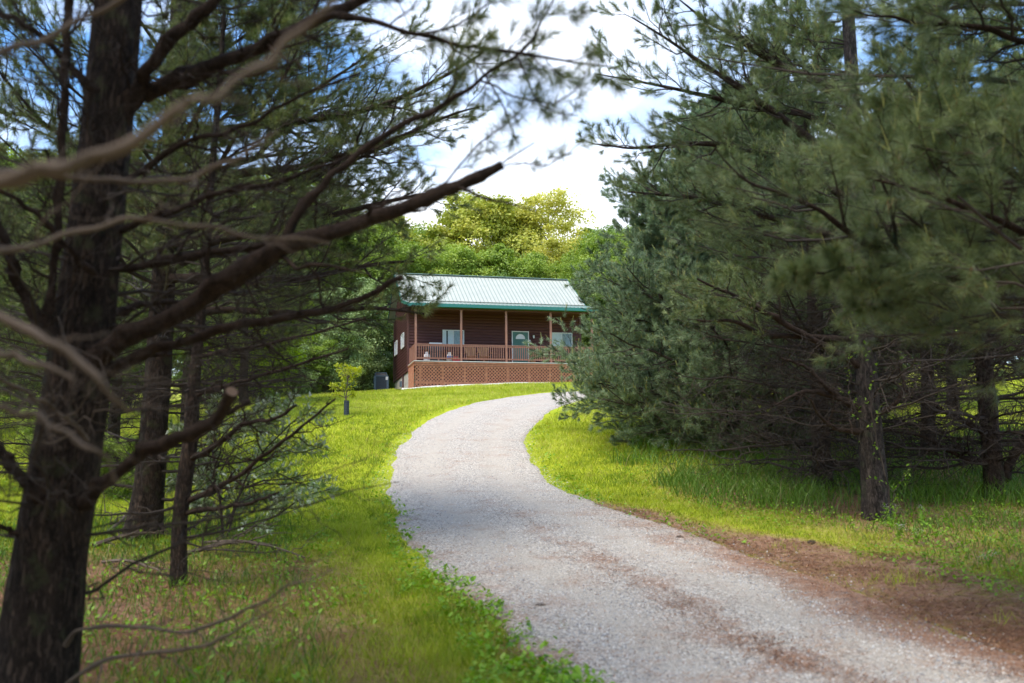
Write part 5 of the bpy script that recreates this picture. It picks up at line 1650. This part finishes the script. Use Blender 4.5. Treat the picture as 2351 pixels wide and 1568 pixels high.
# the full blue-green pine by the drive
b = base_at(1700, 27.0)
t = Pine('full blue-green pine whose boughs sweep to the lawn beside the driveway bend', base=b, H=10.3, r0=.19, seed=53, Z=27, needle=M_NEEDLE_B, sides=14, dz=.3)
t.crown(.25, 10.0, .21, (7, 8), lambda h: float(np.interp(h, [0, .6, 1.6, 2.6, 3.3, 4.4, 6.2, 7.6, 9.4, 10.3], [3.8, 4.8, 5.1, 4.8, 3.8, 3.7, 3.1, 2.4, .9, .3])), el=(-4, 16), up=.10, m1=13, m2=7, per=48, l1=.32, l2=.42, t0=.22, cand=.22, base_t=.52, nwf=.00038, nl=.12, az=(3.4, .9, .12))
t.finish()
t = Pine('dark pine trunk between the grey-barked pine and the full blue-green one', path_px=[(1893, 1140, 19.6, 46), (1885, 1040, 19.6, 42), (1878, 900, 19.6, 38), (1870, 700, 19.6, 34)], H=9.8, seed=54, Z=19.6, sides=20, dz=.12, flare=.15)
t.crown(.5, 3.6, .2, (4, 5), lambda h: 3.0, live=False, el=(-10, 10), up=.05, m1=11, m2=7, l1=.36, l2=.5)
t.crown(3.0, 9.5, .36, (4, 6), lambda h: 3.3 * min(1, 1.1 - (h - 3) / 7.5), m1=9, m2=6, per=30, base_t=.4, cand=.12)
t.finish()
t = Pine('black-looking pine trunk near the right edge with a forked low limb', path_px=[(2287, 1165, 18.4, 56), (2278, 1060, 18.4, 46), (2268, 950, 18.4, 42), (2255, 800, 18.4, 36), (2240, 600, 18.4, 32)], H=10.5, seed=55, Z=18.4, sides=20, dz=.1, flare=.15)
t.branch([(2290, 1120, 18.4, 24), (2320, 1060, 18.3, 22), (2370, 980, 18.2, 18)], dead=D2)
t.branch([(2272, 1000, 18.4, 20), (2200, 960, 18.2, 12), (2120, 920, 18.0, 8), (2020, 860, 18, 4)], dead=dict(m1=12, m2=7, l1=.36, l2=.5))
t.branch([(2280, 1070, 18.4, 16), (2200, 1045, 18.2, 11), (2110, 1000, 18.0, 7), (2000, 985, 18, 4)], dead=dict(m1=12, m2=7, l1=.36, l2=.5))
t.crown(.8, 4.4, .26, (4, 5), lambda h: 2.7, live=False, el=(-8, 14), up=.06, m1=11, m2=7, l1=.36, l2=.5)
t.crown(4.0, 10.2, .45, (4, 6), lambda h: 3.2 * min(1, 1.1 - (h - 3) / 8), m1=9, m2=6, per=28, base_t=.32, cand=.05)
t.finish()
back_pine('shaded pine between the grey-barked trunk and the forked one', 2135, 24, 9.5, .2, 56, 2.9, 3.3, GR, base_t=.34)
back_pine('shaded pine at the far right edge behind the forked trunk', 2430, 23, 10, .2, 57, 2.4, 3.2, GR, base_t=.3)
back_pine('pine just behind the full blue-green pine, on its right', 1830, 31, 10, .2, 58, 1.2, 3.4, GR, base_t=.4, dead=False)
back_pine('farther pine beyond the right woods, above the sunlit field', 2020, 37, 11, .2, 59, 3.0, 3.6, GR, base_t=.42)
back_pine('farthest pine on the right, left of the forked trunk', 2190, 34, 11, .2, 60, 3.6, 3.4, GR, base_t=.42)

# unseen pines round the camera, put in to shade the near ground
GO = 'unseen pines around the photographer'
b0 = base_at(1175, 8); 
t = Pine('unseen pine behind the photographer on the left', base=[-5.2, -2.2, 0], H=12.5, r0=.2, seed=61, Z=8, sides=12, dz=.3, group=GO)
t.crown(2.2, 12.2, .45, (4, 6), lambda h: 3.6 * min(1, 1.1 - (h - 2) / 11), m1=9, m2=6, per=30, nwf=.0026, cand=0)
off = t.finish()
for (x, y, rz, lb) in ((-6.3, 2.5, 1.3, 'unseen pine left of the photographer'), (-1.2, -5.5, 2.9, 'unseen pine straight behind the photographer'), (4.8, -1.5, 4.2, 'unseen pine behind the photographer on the right'), (6.6, 3.2, 5.4, 'unseen pine right of the photographer, outside the frame'), (-10.5, 4.5, 5.0, 'unseen pine deeper in the woods left of the photographer'), (-12.5, 11.0, 0.6, 'unseen pine deep in the left woods, outside the frame')):
    c = copy_tree(off); c.location = (x, y, float(T(x, y))); c.rotation_euler = (0, 0, rz); c['label'] = lb

# ------------------------------------------------------------------ broadleaved trees
def broad_meshes(seed, H, W, leaf, nclump, per, low=.25, conic=.0, loose=1.0):
    """trunk-and-limb mesh and crown mesh: leaves gathered in clumps on an uneven dome"""
    g = np.random.default_rng(seed)
    n = 10
    s = np.linspace(0, 1, n)
    P = np.stack([g.normal(0, .02 * H, n) * s, g.normal(0, .02 * H, n) * s, -.3 + s * H * .93], -1)
    Rr = .018 * H * (1 - .93 * s)
    mw = MB(); mw.tubes(P[None], Rr[None], 9)
    W0 = W
    lp, lr = whorls(P, Rr, low * H, H * .88, H * .045, (1, 2), lambda h: W0 * .85 * math.sqrt(max(.02, 1 - ((h / H - .5) / .56) ** 2)), g, el=(18, 50), up=.25, thick=.022)
    mw.tubes(lp, lr, 5)
    S1, r1 = sprout(lp, lr, 6, .45, g, t0=.2, ang=(25, 60), flat=.1, rise=.15, K=4, rmin=.012)
    mw.tubes(S1, r1, 3)
    # clump centres: limb ends plus points on a noisy shell
    ends = np.concatenate([lp[:, -1], S1[:, -1]])
    k = max(0, nclump - len(ends))
    u = g.normal(0, 1, (k, 3)); u /= np.linalg.norm(u, axis=1, keepdims=True)
    rad = g.uniform(.62, 1.0, k) ** .7
    cz = low * H + (1 - low) * H * .5
    sh = np.stack([u[:, 0] * W * rad, u[:, 1] * W * rad, cz + u[:, 2] * (1 - low) * H * .5 * rad], -1)
    lob = 1 + .28 * np.sin(u[:, 0] * 5 + seed) * np.cos(u[:, 1] * 4 + seed * 2) + .15 * np.sin(u[:, 2] * 9)
    sh[:, :2] *= lob[:, None]
    if conic: sh[:, :2] *= (1 - conic * np.clip((sh[:, 2] - cz) / (H * .5), 0, 1))[:, None]
    C = np.concatenate([ends, sh])[:max(nclump, 1)] if len(ends) < nclump else ends[g.permutation(len(ends))[:nclump]]
    cr = g.uniform(.4, 1.3, len(C)) * W * .24 * loose
    ctint = np.clip(g.normal(.48, .17, len(C)), .05, .95)
    m = len(C)
    d = g.normal(0, 1, (m, per, 3)); d /= np.linalg.norm(d, axis=-1, keepdims=True)
    rr = g.random((m, per, 1)) ** .45
    pos = C[:, None] + d * rr * cr[:, None, None] * np.array([1.15, 1.15, .62])
    a = g.normal(0, 1, (m, per, 3)); a /= np.linalg.norm(a, axis=-1, keepdims=True)
    nrm = d * .5 + np.array([0, 0, .6]) + g.normal(0, .5, (m, per, 3))
    b = np.cross(nrm, a); b /= np.linalg.norm(b, axis=-1, keepdims=True) + 1e-9
    a = np.cross(b, nrm); a /= np.linalg.norm(a, axis=-1, keepdims=True) + 1e-9
    L = (leaf * g.uniform(.55, 1.3, (m, per)))[..., None]
    V = np.stack([pos - a * L * .5, pos + b * L * .32, pos + a * L * .5, pos - b * L * .32], 2).reshape(-1, 3)
    t = np.clip(ctint[:, None] + g.normal(0, .13, (m, per)) , 0, 1).ravel()
    mc = MB(); mc.add(V, np.arange(len(V)).reshape(-1, 4), 0, t)
    return mw.mesh("trunk", [M_TWIG]), mc.mesh("crown", [None])


BM = [broad_meshes(101, 15, 4.6, .25, 240, 280), broad_meshes(102, 17, 5.0, .25, 270, 270, low=.2), broad_meshes(103, 13, 4.4, .24, 220, 270, low=.1),
      broad_meshes(104, 18, 4.0, .23, 230, 240, low=.2, conic=.4), broad_meshes(105, 16, 5.4, .22, 300, 150, low=.25, loose=.85)]
SM = [broad_meshes(111, 3.6, 2.4, .13, 170, 200, low=.03), broad_meshes(112, 3.0, 2.2, .12, 150, 200, low=.02), broad_meshes(113, 4.6, 2.6, .14, 180, 200, low=.04)]


def plant(kind, k, px, depth, scale, mat, label, group, cat, name, x=None, sz=1.0):
    pos = base_at(px, depth) if x is None else np.array([x, depth, float(T(x, depth))])
    r = empty(name, pos, random.uniform(0, 6.28))
    r.scale = (scale, scale, scale * sz)
    tag(r, label, cat, group)
    for nm, me in zip(("trunk", "crown"), kind[k]):
        o = bpy.data.objects.new(nm, me); COL.objects.link(o); o.parent = r
        if nm == "crown":
            o.material_slots[0].link = 'OBJECT'; o.material_slots[0].material = mat
    return r


GW = 'broadleaved trees in the woods behind the cabin'
FOREST = [
    # k, px, depth, scale, mat, label
    (0, 1105, 82, 1.12, M_AMBER, 'amber-green tree rising above the left half of the cabin roof, touching the sawn limb tip'),
    (4, 1232, 84, 1.07, M_YELLOW, 'tall airy yellow-leaved tree, highest above the middle of the cabin roof'),
    (1, 1310, 78, .72, M_YELLOW, 'lower golden tree above the right half of the cabin roof'),
    (2, 1185, 74, .82, M_GREEN, 'rounded bright green tree just above the middle of the cabin ridge'),
    (0, 1060, 74, .74, M_GREEN, 'bright green tree just above the left end of the cabin ridge'),
    (3, 1375, 92, .88, M_DKGREEN, 'dark green tree on the skyline where the right pines meet the sky'),
    (1, 1395, 74, .72, M_GREEN, 'green tree behind the right end of the cabin roof'),
    (4, 1275, 72, .62, M_GREEN, 'small fresh green tree close behind the right half of the ridge'),
    (1, 985, 86, .92, M_GREEN, 'green tree behind the pine boughs left of the cabin roof'),
    (0, 905, 80, .95, M_AMBER, 'amber tinged tree left of the cabin, behind pine boughs'),
    (2, 1120, 70, .62, M_DKGREEN, 'low dark green tree tucked behind the cabin roof'),
    (3, 1165, 96, .85, M_GREEN, 'narrow green tree on the skyline between amber and yellow crowns'),
    (2, 1340, 68, .55, M_DKGREEN, 'dark green small tree peeping past the right roof edge'),
    (2, 905, 68, .78, M_GREEN, 'fresh green tree standing against the left wall of the cabin'),
    (0, 830, 72, .85, M_GREEN, 'green tree left of the cabin above the olive bushes'),
    (1, 745, 70, .85, M_GREEN, 'mid green tree above the sapling, behind bare twigs'),
]
for k, px, d, s, m, lb in FOREST:
    plant(BM, k, px, d, s, m, lb, GW, 'tree', 'broadleaf_tree')
FILL = [(3, 640, 62, .85, M_GREEN), (2, 560, 58, .85, M_DKGREEN), (0, 470, 60, .85, M_GREEN), (1, 380, 56, .8, M_DKGREEN), (2, 290, 52, .85, M_GREEN), (0, 180, 54, .8, M_DKGREEN), (1, 70, 50, .8, M_GREEN), (2, -40, 52, .8, M_DKGREEN),
        (0, 700, 86, .95, M_AMBER), (1, 600, 84, .95, M_GREEN), (3, 500, 84, .95, M_DKGREEN),
        (1, 1480, 82, .85, M_DKGREEN), (2, 1570, 76, .85, M_GREEN), (0, 1660, 74, .85, M_DKGREEN), (1, 1760, 70, .85, M_GREEN), (2, 1860, 70, .8, M_DKGREEN), (0, 1960, 72, .8, M_GREEN), (3, 2060, 70, .8, M_DKGREEN), (2, 2160, 70, .8, M_GREEN), (1, 2260, 68, .8, M_DKGREEN), (0, 2360, 66, .8, M_DKGREEN), (2, 2450, 60, .8, M_GREEN), (1, 1500, 62, .6, M_GREEN), (2, 1440, 66, .5, M_DKGREEN)]
LBL = {M_GREEN: 'green', M_DKGREEN: 'dark green', M_AMBER: 'amber tinged'}
words = ['behind the bare twigs beyond the slender stem', 'behind the gap right of the second trunk', 'behind the slender crooked stem', 'directly behind the second trunk', 'in the gap between the two big left trunks', 'right behind the nearest left trunk', 'seen past the left side of the nearest trunk', 'at the extreme left edge', 'high on the slope above the lawn edge left of the sapling', 'high on the slope behind the bare twigs', 'high on the slope behind the slender stem',
         'hidden above the full blue-green pine', 'behind the crown of the full blue-green pine', 'behind the right flank of the full blue-green pine', 'behind the dark trunk on the right', 'left of the grey-barked trunk beyond the field', 'behind the grey-barked trunk beyond the field', 'just right of the grey-barked trunk beyond the field', 'midway between the grey-barked and forked trunks beyond the field', 'left of the forked trunk beyond the field', 'at the right edge beyond the forked trunk', 'outermost at the right edge beyond the field', 'right of the cabin, behind the blue-green pine', 'close to the right cabin wall, behind the blue-green boughs']
for (k, px, d, s, m), w in zip(FILL, words):
    plant(BM, k, px, d, s, m, LBL[m] + ' broadleaved tree ' + w, GW, 'tree', 'broadleaf_tree')

GSH = 'shrubs along the far edge of the lawn'
SHR = [
    (0, 862, 66.5, 1.05, M_OLIVE, 'grey-green bush immediately left of the air conditioner'),
    (1, 822, 60.0, .85, M_OLIVE, 'low olive bush behind the sapling'),
    (2, 765, 56.0, .75, M_OLIVE, 'broad silvery olive bush left of the sapling'),
    (0, 712, 55.0, .72, M_GREEN, 'leaf-green bush at the lawn edge, two bushes left of the sapling'),
    (1, 655, 53.0, .78, M_OLIVE, 'olive bush at the lawn edge right of the bright lime bush'),
    (2, 838, 69, 1.35, M_OLIVE, 'tall olive shrub behind the low bushes left of the cabin'),
    (2, 780, 62, 1.25, M_OLIVE, 'tall grey-green shrub above the broad silvery bush'),
    (0, 700, 60, 1.4, M_OLIVE, 'tall loose olive shrub at the woods edge behind bare twigs'),
    (2, 565, 44, 1.15, M_BRIGHTBUSH, 'bright lime green bush lit by the sun beyond the slender stem'),
    (1, 600, 50, .8, M_DKGREEN, 'dark bush between the lime bush and the olive ones'),
    (0, 470, 46, .9, M_DKGREEN, 'dark bush seen right of the slender stem'),
    (1, 300, 40, .8, M_GREEN, 'green bush in the gap left of the second trunk'),
    (2, 200, 38, .9, M_DKGREEN, 'dark bush behind the nearest trunk at the lawn edge'),
    (0, 50, 36, .9, M_GREEN, 'green bush at the far left edge below the pine boughs'),
    (1, 120, 26, .45, M_GREEN, 'small leafy bush just behind the nearest trunk'),
    (1, 268, 19.5, .32, M_GREEN, 'small leafy shrub between the first and second trunks'),
    (2, 2060, 56, .9, M_DKGREEN, 'dark bush beyond the sunlit field, right of the grey-barked trunk'),
    (0, 2200, 56, .9, M_GREEN, 'green bush beyond the sunlit field, left of the forked trunk'),
    (1, 2330, 55, .9, M_OLIVE, 'olive bush beyond the sunlit field at the right edge'),
    (2, 1900, 55, .9, M_DKGREEN, 'dark bush beyond the field, left of the grey-barked trunk'),
]
for k, px, d, s, m, lb in SHR:
    plant(SM, k, px, d, s, m, lb, GSH, 'shrub', 'leafy_shrub')


def twig_leaves(mb, P, Rr, m, g, L, W, t0=.15, tmean=.5, tsd=.22, curl=.12):
    """kite-shaped folded leaves set along shoots"""
    n = len(P)
    t = t0 + (1 - t0) * (np.arange(m)[None] + g.random((n, m))) / m
    pos, tg, _ = interp_path(P, Rr, t)
    rd = g.normal(0, 1, (n, m, 3)); rd -= (rd * tg).sum(-1, keepdims=True) * tg
    rd /= np.linalg.norm(rd, axis=-1, keepdims=True) + 1e-9
    d = tg * .55 + rd * .8; d /= np.linalg.norm(d, axis=-1, keepdims=True)
    s = np.cross(d, np.array([0, 0, 1.]) + g.normal(0, .35, d.shape)); s /= np.linalg.norm(s, axis=-1, keepdims=True) + 1e-9
    u = np.cross(s, d)
    l = (L * g.uniform(.6, 1.25, (n, m)))[..., None]
    a = pos + d * l * .1
    V = np.stack([a, a + d * l * .45 + s * l * W + u * l * curl, a + d * l, a + d * l * .45 - s * l * W + u * l * curl], 2).reshape(-1, 3)
    o = np.arange(n * m)[:, None] * 4
    tt = np.clip(g.normal(tmean, tsd, n * m), 0, 1)
    mb.add(V, o + np.array([0, 1, 2]), 0, tt)
    mb.t.append(o + np.array([0, 2, 3])); mb.tm.append(np.zeros(n * m)); mb.tt.append(tt)


# silvery-leaved shrub in front of the lawn, left
g = np.random.default_rng(77)
sb = ground_at(530, 1240)
sh = empty("silverleaf_shrub", sb)
tag(sh, 'arching shrub with silvery white-backed leaves right of the slender stem', 'shrub')
zs = sb[1]
stems = [[(512, 1235, 0, 7), (505, 1150, 0, 6), (490, 1050, 0, 5), (478, 960, .2, 4), (500, 920, .3, 3)],
         [(520, 1240, 0, 6), (548, 1140, -.1, 5), (585, 1060, -.2, 4), (640, 1000, -.3, 3.5), (700, 950, -.3, 3), (752, 945, -.3, 2)],
         [(530, 1240, 0, 6), (570, 1215, -.2, 4), (640, 1180, -.3, 4), (700, 1140, -.4, 3), (760, 1122, -.4, 2)],
         [(525, 1200, 0, 5), (560, 1120, .1, 4), (620, 1085, .1, 3), (690, 1110, 0, 3), (730, 1120, 0, 2)],
         [(515, 1150, 0, 4), (470, 1100, .2, 3), (430, 1105, .3, 2), (395, 1115, .3, 2)],
         [(508, 1080, 0, 4), (540, 1030, .2, 3), (600, 1010, .3, 3), (680, 1040, .3, 2), (740, 1025, .3, 2)],
         [(500, 1000, 0, 4), (560, 960, .2, 3), (620, 935, .3, 2.5), (670, 925, .3, 2)],
         [(512, 1190, 0, 4), (470, 1160, -.2, 3), (440, 1150, -.2, 2)],
         [(520, 1210, 0, 5), (540, 1170, .3, 3), (590, 1150, .5, 2.5), (640, 1140, .6, 2)],
         [(495, 1090, 0, 4), (450, 1040, .2, 3), (420, 1000, .3, 2), (390, 985, .3, 2)],
         [(490, 1040, 0, 4), (530, 1000, -.2, 3), (570, 985, -.3, 2), (640, 965, -.4, 2)]]
mw, ml = MB(), MB()
for st in stems:
    P, r = px_path([(a, b, zs + c, w) for a, b, c, w in st], 14); P = P - sb
    mw.tubes(P[None], r[None], 5)
    S1, r1 = sprout(P[None], r[None], 18, .24, g, t0=.15, ang=(30, 60), flat=.2, rise=.1, K=5, rmin=.0018)
    mw.tubes(S1, r1, 3)
    twig_leaves(ml, S1, r1, 30, g, .10, .34, tmean=.64, tsd=.28)
    twig_leaves(ml, P[None, 4:], r[None, 4:], 46, g, .085, .30, tmean=.60, tsd=.28)
mw.build("stems", M_TWIG, sh); ml.build("leaves", M_SILVER, sh)

# sapling in its tube on the lawn
sp = ground_at(795, 954)
sa = empty("sapling", sp)
tag(sa, 'young lime-leaved sapling with dark blue trunk guard standing on the lawn', 'sapling')
zz = sp[1]
mw, ml = MB(), MB()
ax = [[(795, 950, 0, 3), (794, 925, 0, 3), (796, 890, 0, 2.6), (799, 862, 0, 2.4), (800, 842, 0, 2)],
      [(795, 925, 0, 2.4), (790, 900, 0, 2), (786, 882, 0, 1.5)], [(799, 868, 0, 2), (812, 856, 0, 1.5), (824, 848, 0, 1)], [(799, 866, 0, 2), (786, 850, 0, 1.5), (772, 842, 0, 1)],
      [(795, 915, 0, 2), (780, 908, .1, 1.5), (768, 906, .1, 1)], [(795, 912, 0, 2), (806, 905, .1, 1.5), (812, 907, .1, 1)], [(798, 872, 0, 2), (790, 862, .4, 1.5), (783, 862, .5, 1)], [(799, 860, 0, 2), (806, 848, -.4, 1.5), (812, 846, -.4, 1)],
      [(790, 900, 0, 2), (778, 892, -.2, 1.5), (760, 886, -.3, 1)]]
for st in ax:
    P, r = px_path([(a, b, zz + c, w) for a, b, c, w in st], 8); P = P - sp
    mw.tubes(P[None], r[None], 5)
    S1, r1 = sprout(P[None, 3:], r[None, 3:], 9, .55, g, t0=.1, ang=(35, 75), flat=.2, rise=.0, K=4, rmin=.003)
    mw.tubes(S1, r1, 3)
    twig_leaves(ml, S1, r1, 12, g, .115, .30, tmean=.7)
mw.build("stem", M_DEAD, sa); ml.build("leaves", M_LIME, sa)
mb = MB()
mb.lathe([(.088 + .006 * (k % 2), k * .03) for k in range(0, 18)] + [(.07, .51), (.07, .3)], 14)
mb.build("trunk_guard", M_TUBE, sa)

# young leafy shoots clothing the grey-barked pine
vb = ground_at(1975, 1150)
g = np.random.default_rng(88)
vn = empty("creeper", base_at(1990, 16.0)); vb = np.array(vn.location)
tag(vn, 'thin green creeper climbing the grey-barked pine trunk on the right', 'creeper')
mw, ml = MB(), MB()
for st in ([(2040, 1195, 15.9, 3), (2035, 1100, 15.8, 3), (2010, 1000, 15.8, 3), (1985, 860, 15.8, 2.5), (1965, 740, 15.8, 2), (1960, 680, 15.8, 2)], [(2030, 1190, 15.8, 3), (2060, 1120, 15.7, 2), (2090, 1060, 15.7, 2)], [(1990, 1060, 15.85, 2), (1950, 850, 15.8, 2), (1960, 760, 15.7, 2), (1975, 700, 15.7, 2)]):
    P, r = px_path(st, 16); P = P - vb
    P += g.normal(0, .02, P.shape)
    mw.tubes(P[None], r[None], 4)
    S1, r1 = sprout(P[None], r[None], 14, .10, g, t0=.1, ang=(40, 80), flat=0, rise=-.1, K=4, rmin=.0015)
    mw.tubes(S1, r1, 3); twig_leaves(ml, S1, r1, 4, g, .065, .34, tmean=.55)
mw.build("stems", M_TWIG, vn); ml.build("leaves", M_WEED, vn)

# white-flowered weeds by the grey-barked pine
fl_spots = [(2048, 1200, 'tallest white-flowered weed at the foot of the grey-barked pine'), (2118, 1190, 'white-flowered weed standing a step right of the grey-barked pine'), (2062, 1218, 'low white-flowered weed in front of the grey-barked pine'), (2105, 1225, 'lone small white flower stalk in the weeds right of the pine'), (2272, 1285, 'white-flowered weed nearest the right edge of the picture')]
for i, (px, py, lb) in enumerate(fl_spots):
    p = ground_at(px, py + 25)
    w = empty("flowering_weed", p); tag(w, lb, 'weed', 'white-flowered weeds by the right verge')
    mw, ml, mf = MB(), MB(), MB()
    hgt = (.42, .36, .25, .22, .2)[i]
    for q in range(4):
        a = g.random() * 6.28
        s = np.linspace(0, 1, 6)
        P = np.stack([np.cos(a) * s ** 1.5 * hgt * .3, np.sin(a) * s ** 1.5 * hgt * .3, s * hgt * g.uniform(.75, 1)], -1)[None]
        mw.tubes(P, np.full((1, 6), .003), 4)
        twig_leaves(ml, P, np.full((1, 6), .003), 9, g, .07, .2, tmean=.4)
        for f in range(7):
            c = P[0, -1] + g.normal(0, .02, 3)
            for k in range(5):
                t_ = k * 1.2566 + g.random() * .3
                e = np.array([math.cos(t_), math.sin(t_), .15]); sd = np.array([-math.sin(t_), math.cos(t_), 0])
                mf.add([c, c + e * .008 + sd * .006, c + e * .016, c + e * .008 - sd * .006], [[0, 1, 2, 3]])
    mw.build("stems", M_WEED, w); ml.build("leaves", M_WEED, w); mf.build("flowers", M_WHITE, w)

# fallen dead boughs under the second and third pines
GD = 'fallen dead boughs on the litter'
for i, (a, b, w, lb) in enumerate([((215, 1262), (405, 1238), 8, 'fallen dead bough lying between the nearest trunk and the second pine'), ((430, 1280), (640, 1262), 8, 'fallen dead bough just right of the slender stem'), ((300, 1245), (440, 1225), 7, 'fallen dead bough at the foot of the second pine'), ((470, 1255), (700, 1290), 6, 'fallen forked twig at the edge of the lawn'), ((240, 1300), (390, 1340), 6, 'fallen twig nearest the camera on the left litter'), ((250, 1230), (330, 1180), 6, 'propped dead bough leaning left of the second pine')]):
    A, B = ground_at(*a), ground_at(*b)
    o = empty("fallen_branch", A); tag(o, lb, 'dead branch', GD)
    s = np.linspace(0, 1, 10)[:, None]
    P = (B - A) * s + np.stack([g.normal(0, .02, 10), g.normal(0, .02, 10), .05 + .10 * np.sin(s[:, 0] * 3.1)], -1)
    r = np.linspace(w, w * .3, 10) * .8 / FPX * A[1]
    mw = MB(); mw.tubes(P[None], r[None], 6)
    dead_twigs(mw, P[None], r[None], g, 13, m1=9, m2=5, l1=.35, l2=.5, bend=.25, rise=.05)
    mw.build("bough", M_DEAD, o)

# a few brown leaves and cones lying about
gc = np.random.default_rng(99)
for i, (px, py, lb) in enumerate([(1862, 1250, 'dark pine cone lying on the right verge litter'), (1560, 1240, 'pine cone on the grass edge right of the gravel'), (1240, 1400, 'pine cone beside the left gravel edge')]):
    p = ground_at(px, py); c = empty("pine_cone", p + np.array([0, 0, .035])); tag(c, lb, 'pine cone', 'pine cones on the ground')
    mb = MB()
    for k in range(9):
        rr = .012 + .022 * math.sin((k + .7) / 9.5 * math.pi)
        for q in range(8):
            a = q * .785 + k * .39
            e = np.array([0, math.cos(a), math.sin(a)]); x0 = -.055 + k * .0125
            sd = np.array([0, -math.sin(a), math.cos(a)])
            mb.add([np.array([x0, 0, 0]), np.array([x0 + .008, 0, 0]) + e * rr + sd * .008, np.array([x0 + .014, 0, 0]) + e * rr * 1.15, np.array([x0 + .008, 0, 0]) + e * rr - sd * .008], [[0, 1, 2, 3]])
    mb.tubes(np.array([[[-.06, 0, 0], [0, 0, 0], [.06, 0, 0]]]), np.array([[.006, .012, .005]]), 6)
    mb.build("scales", M_DEAD, c)
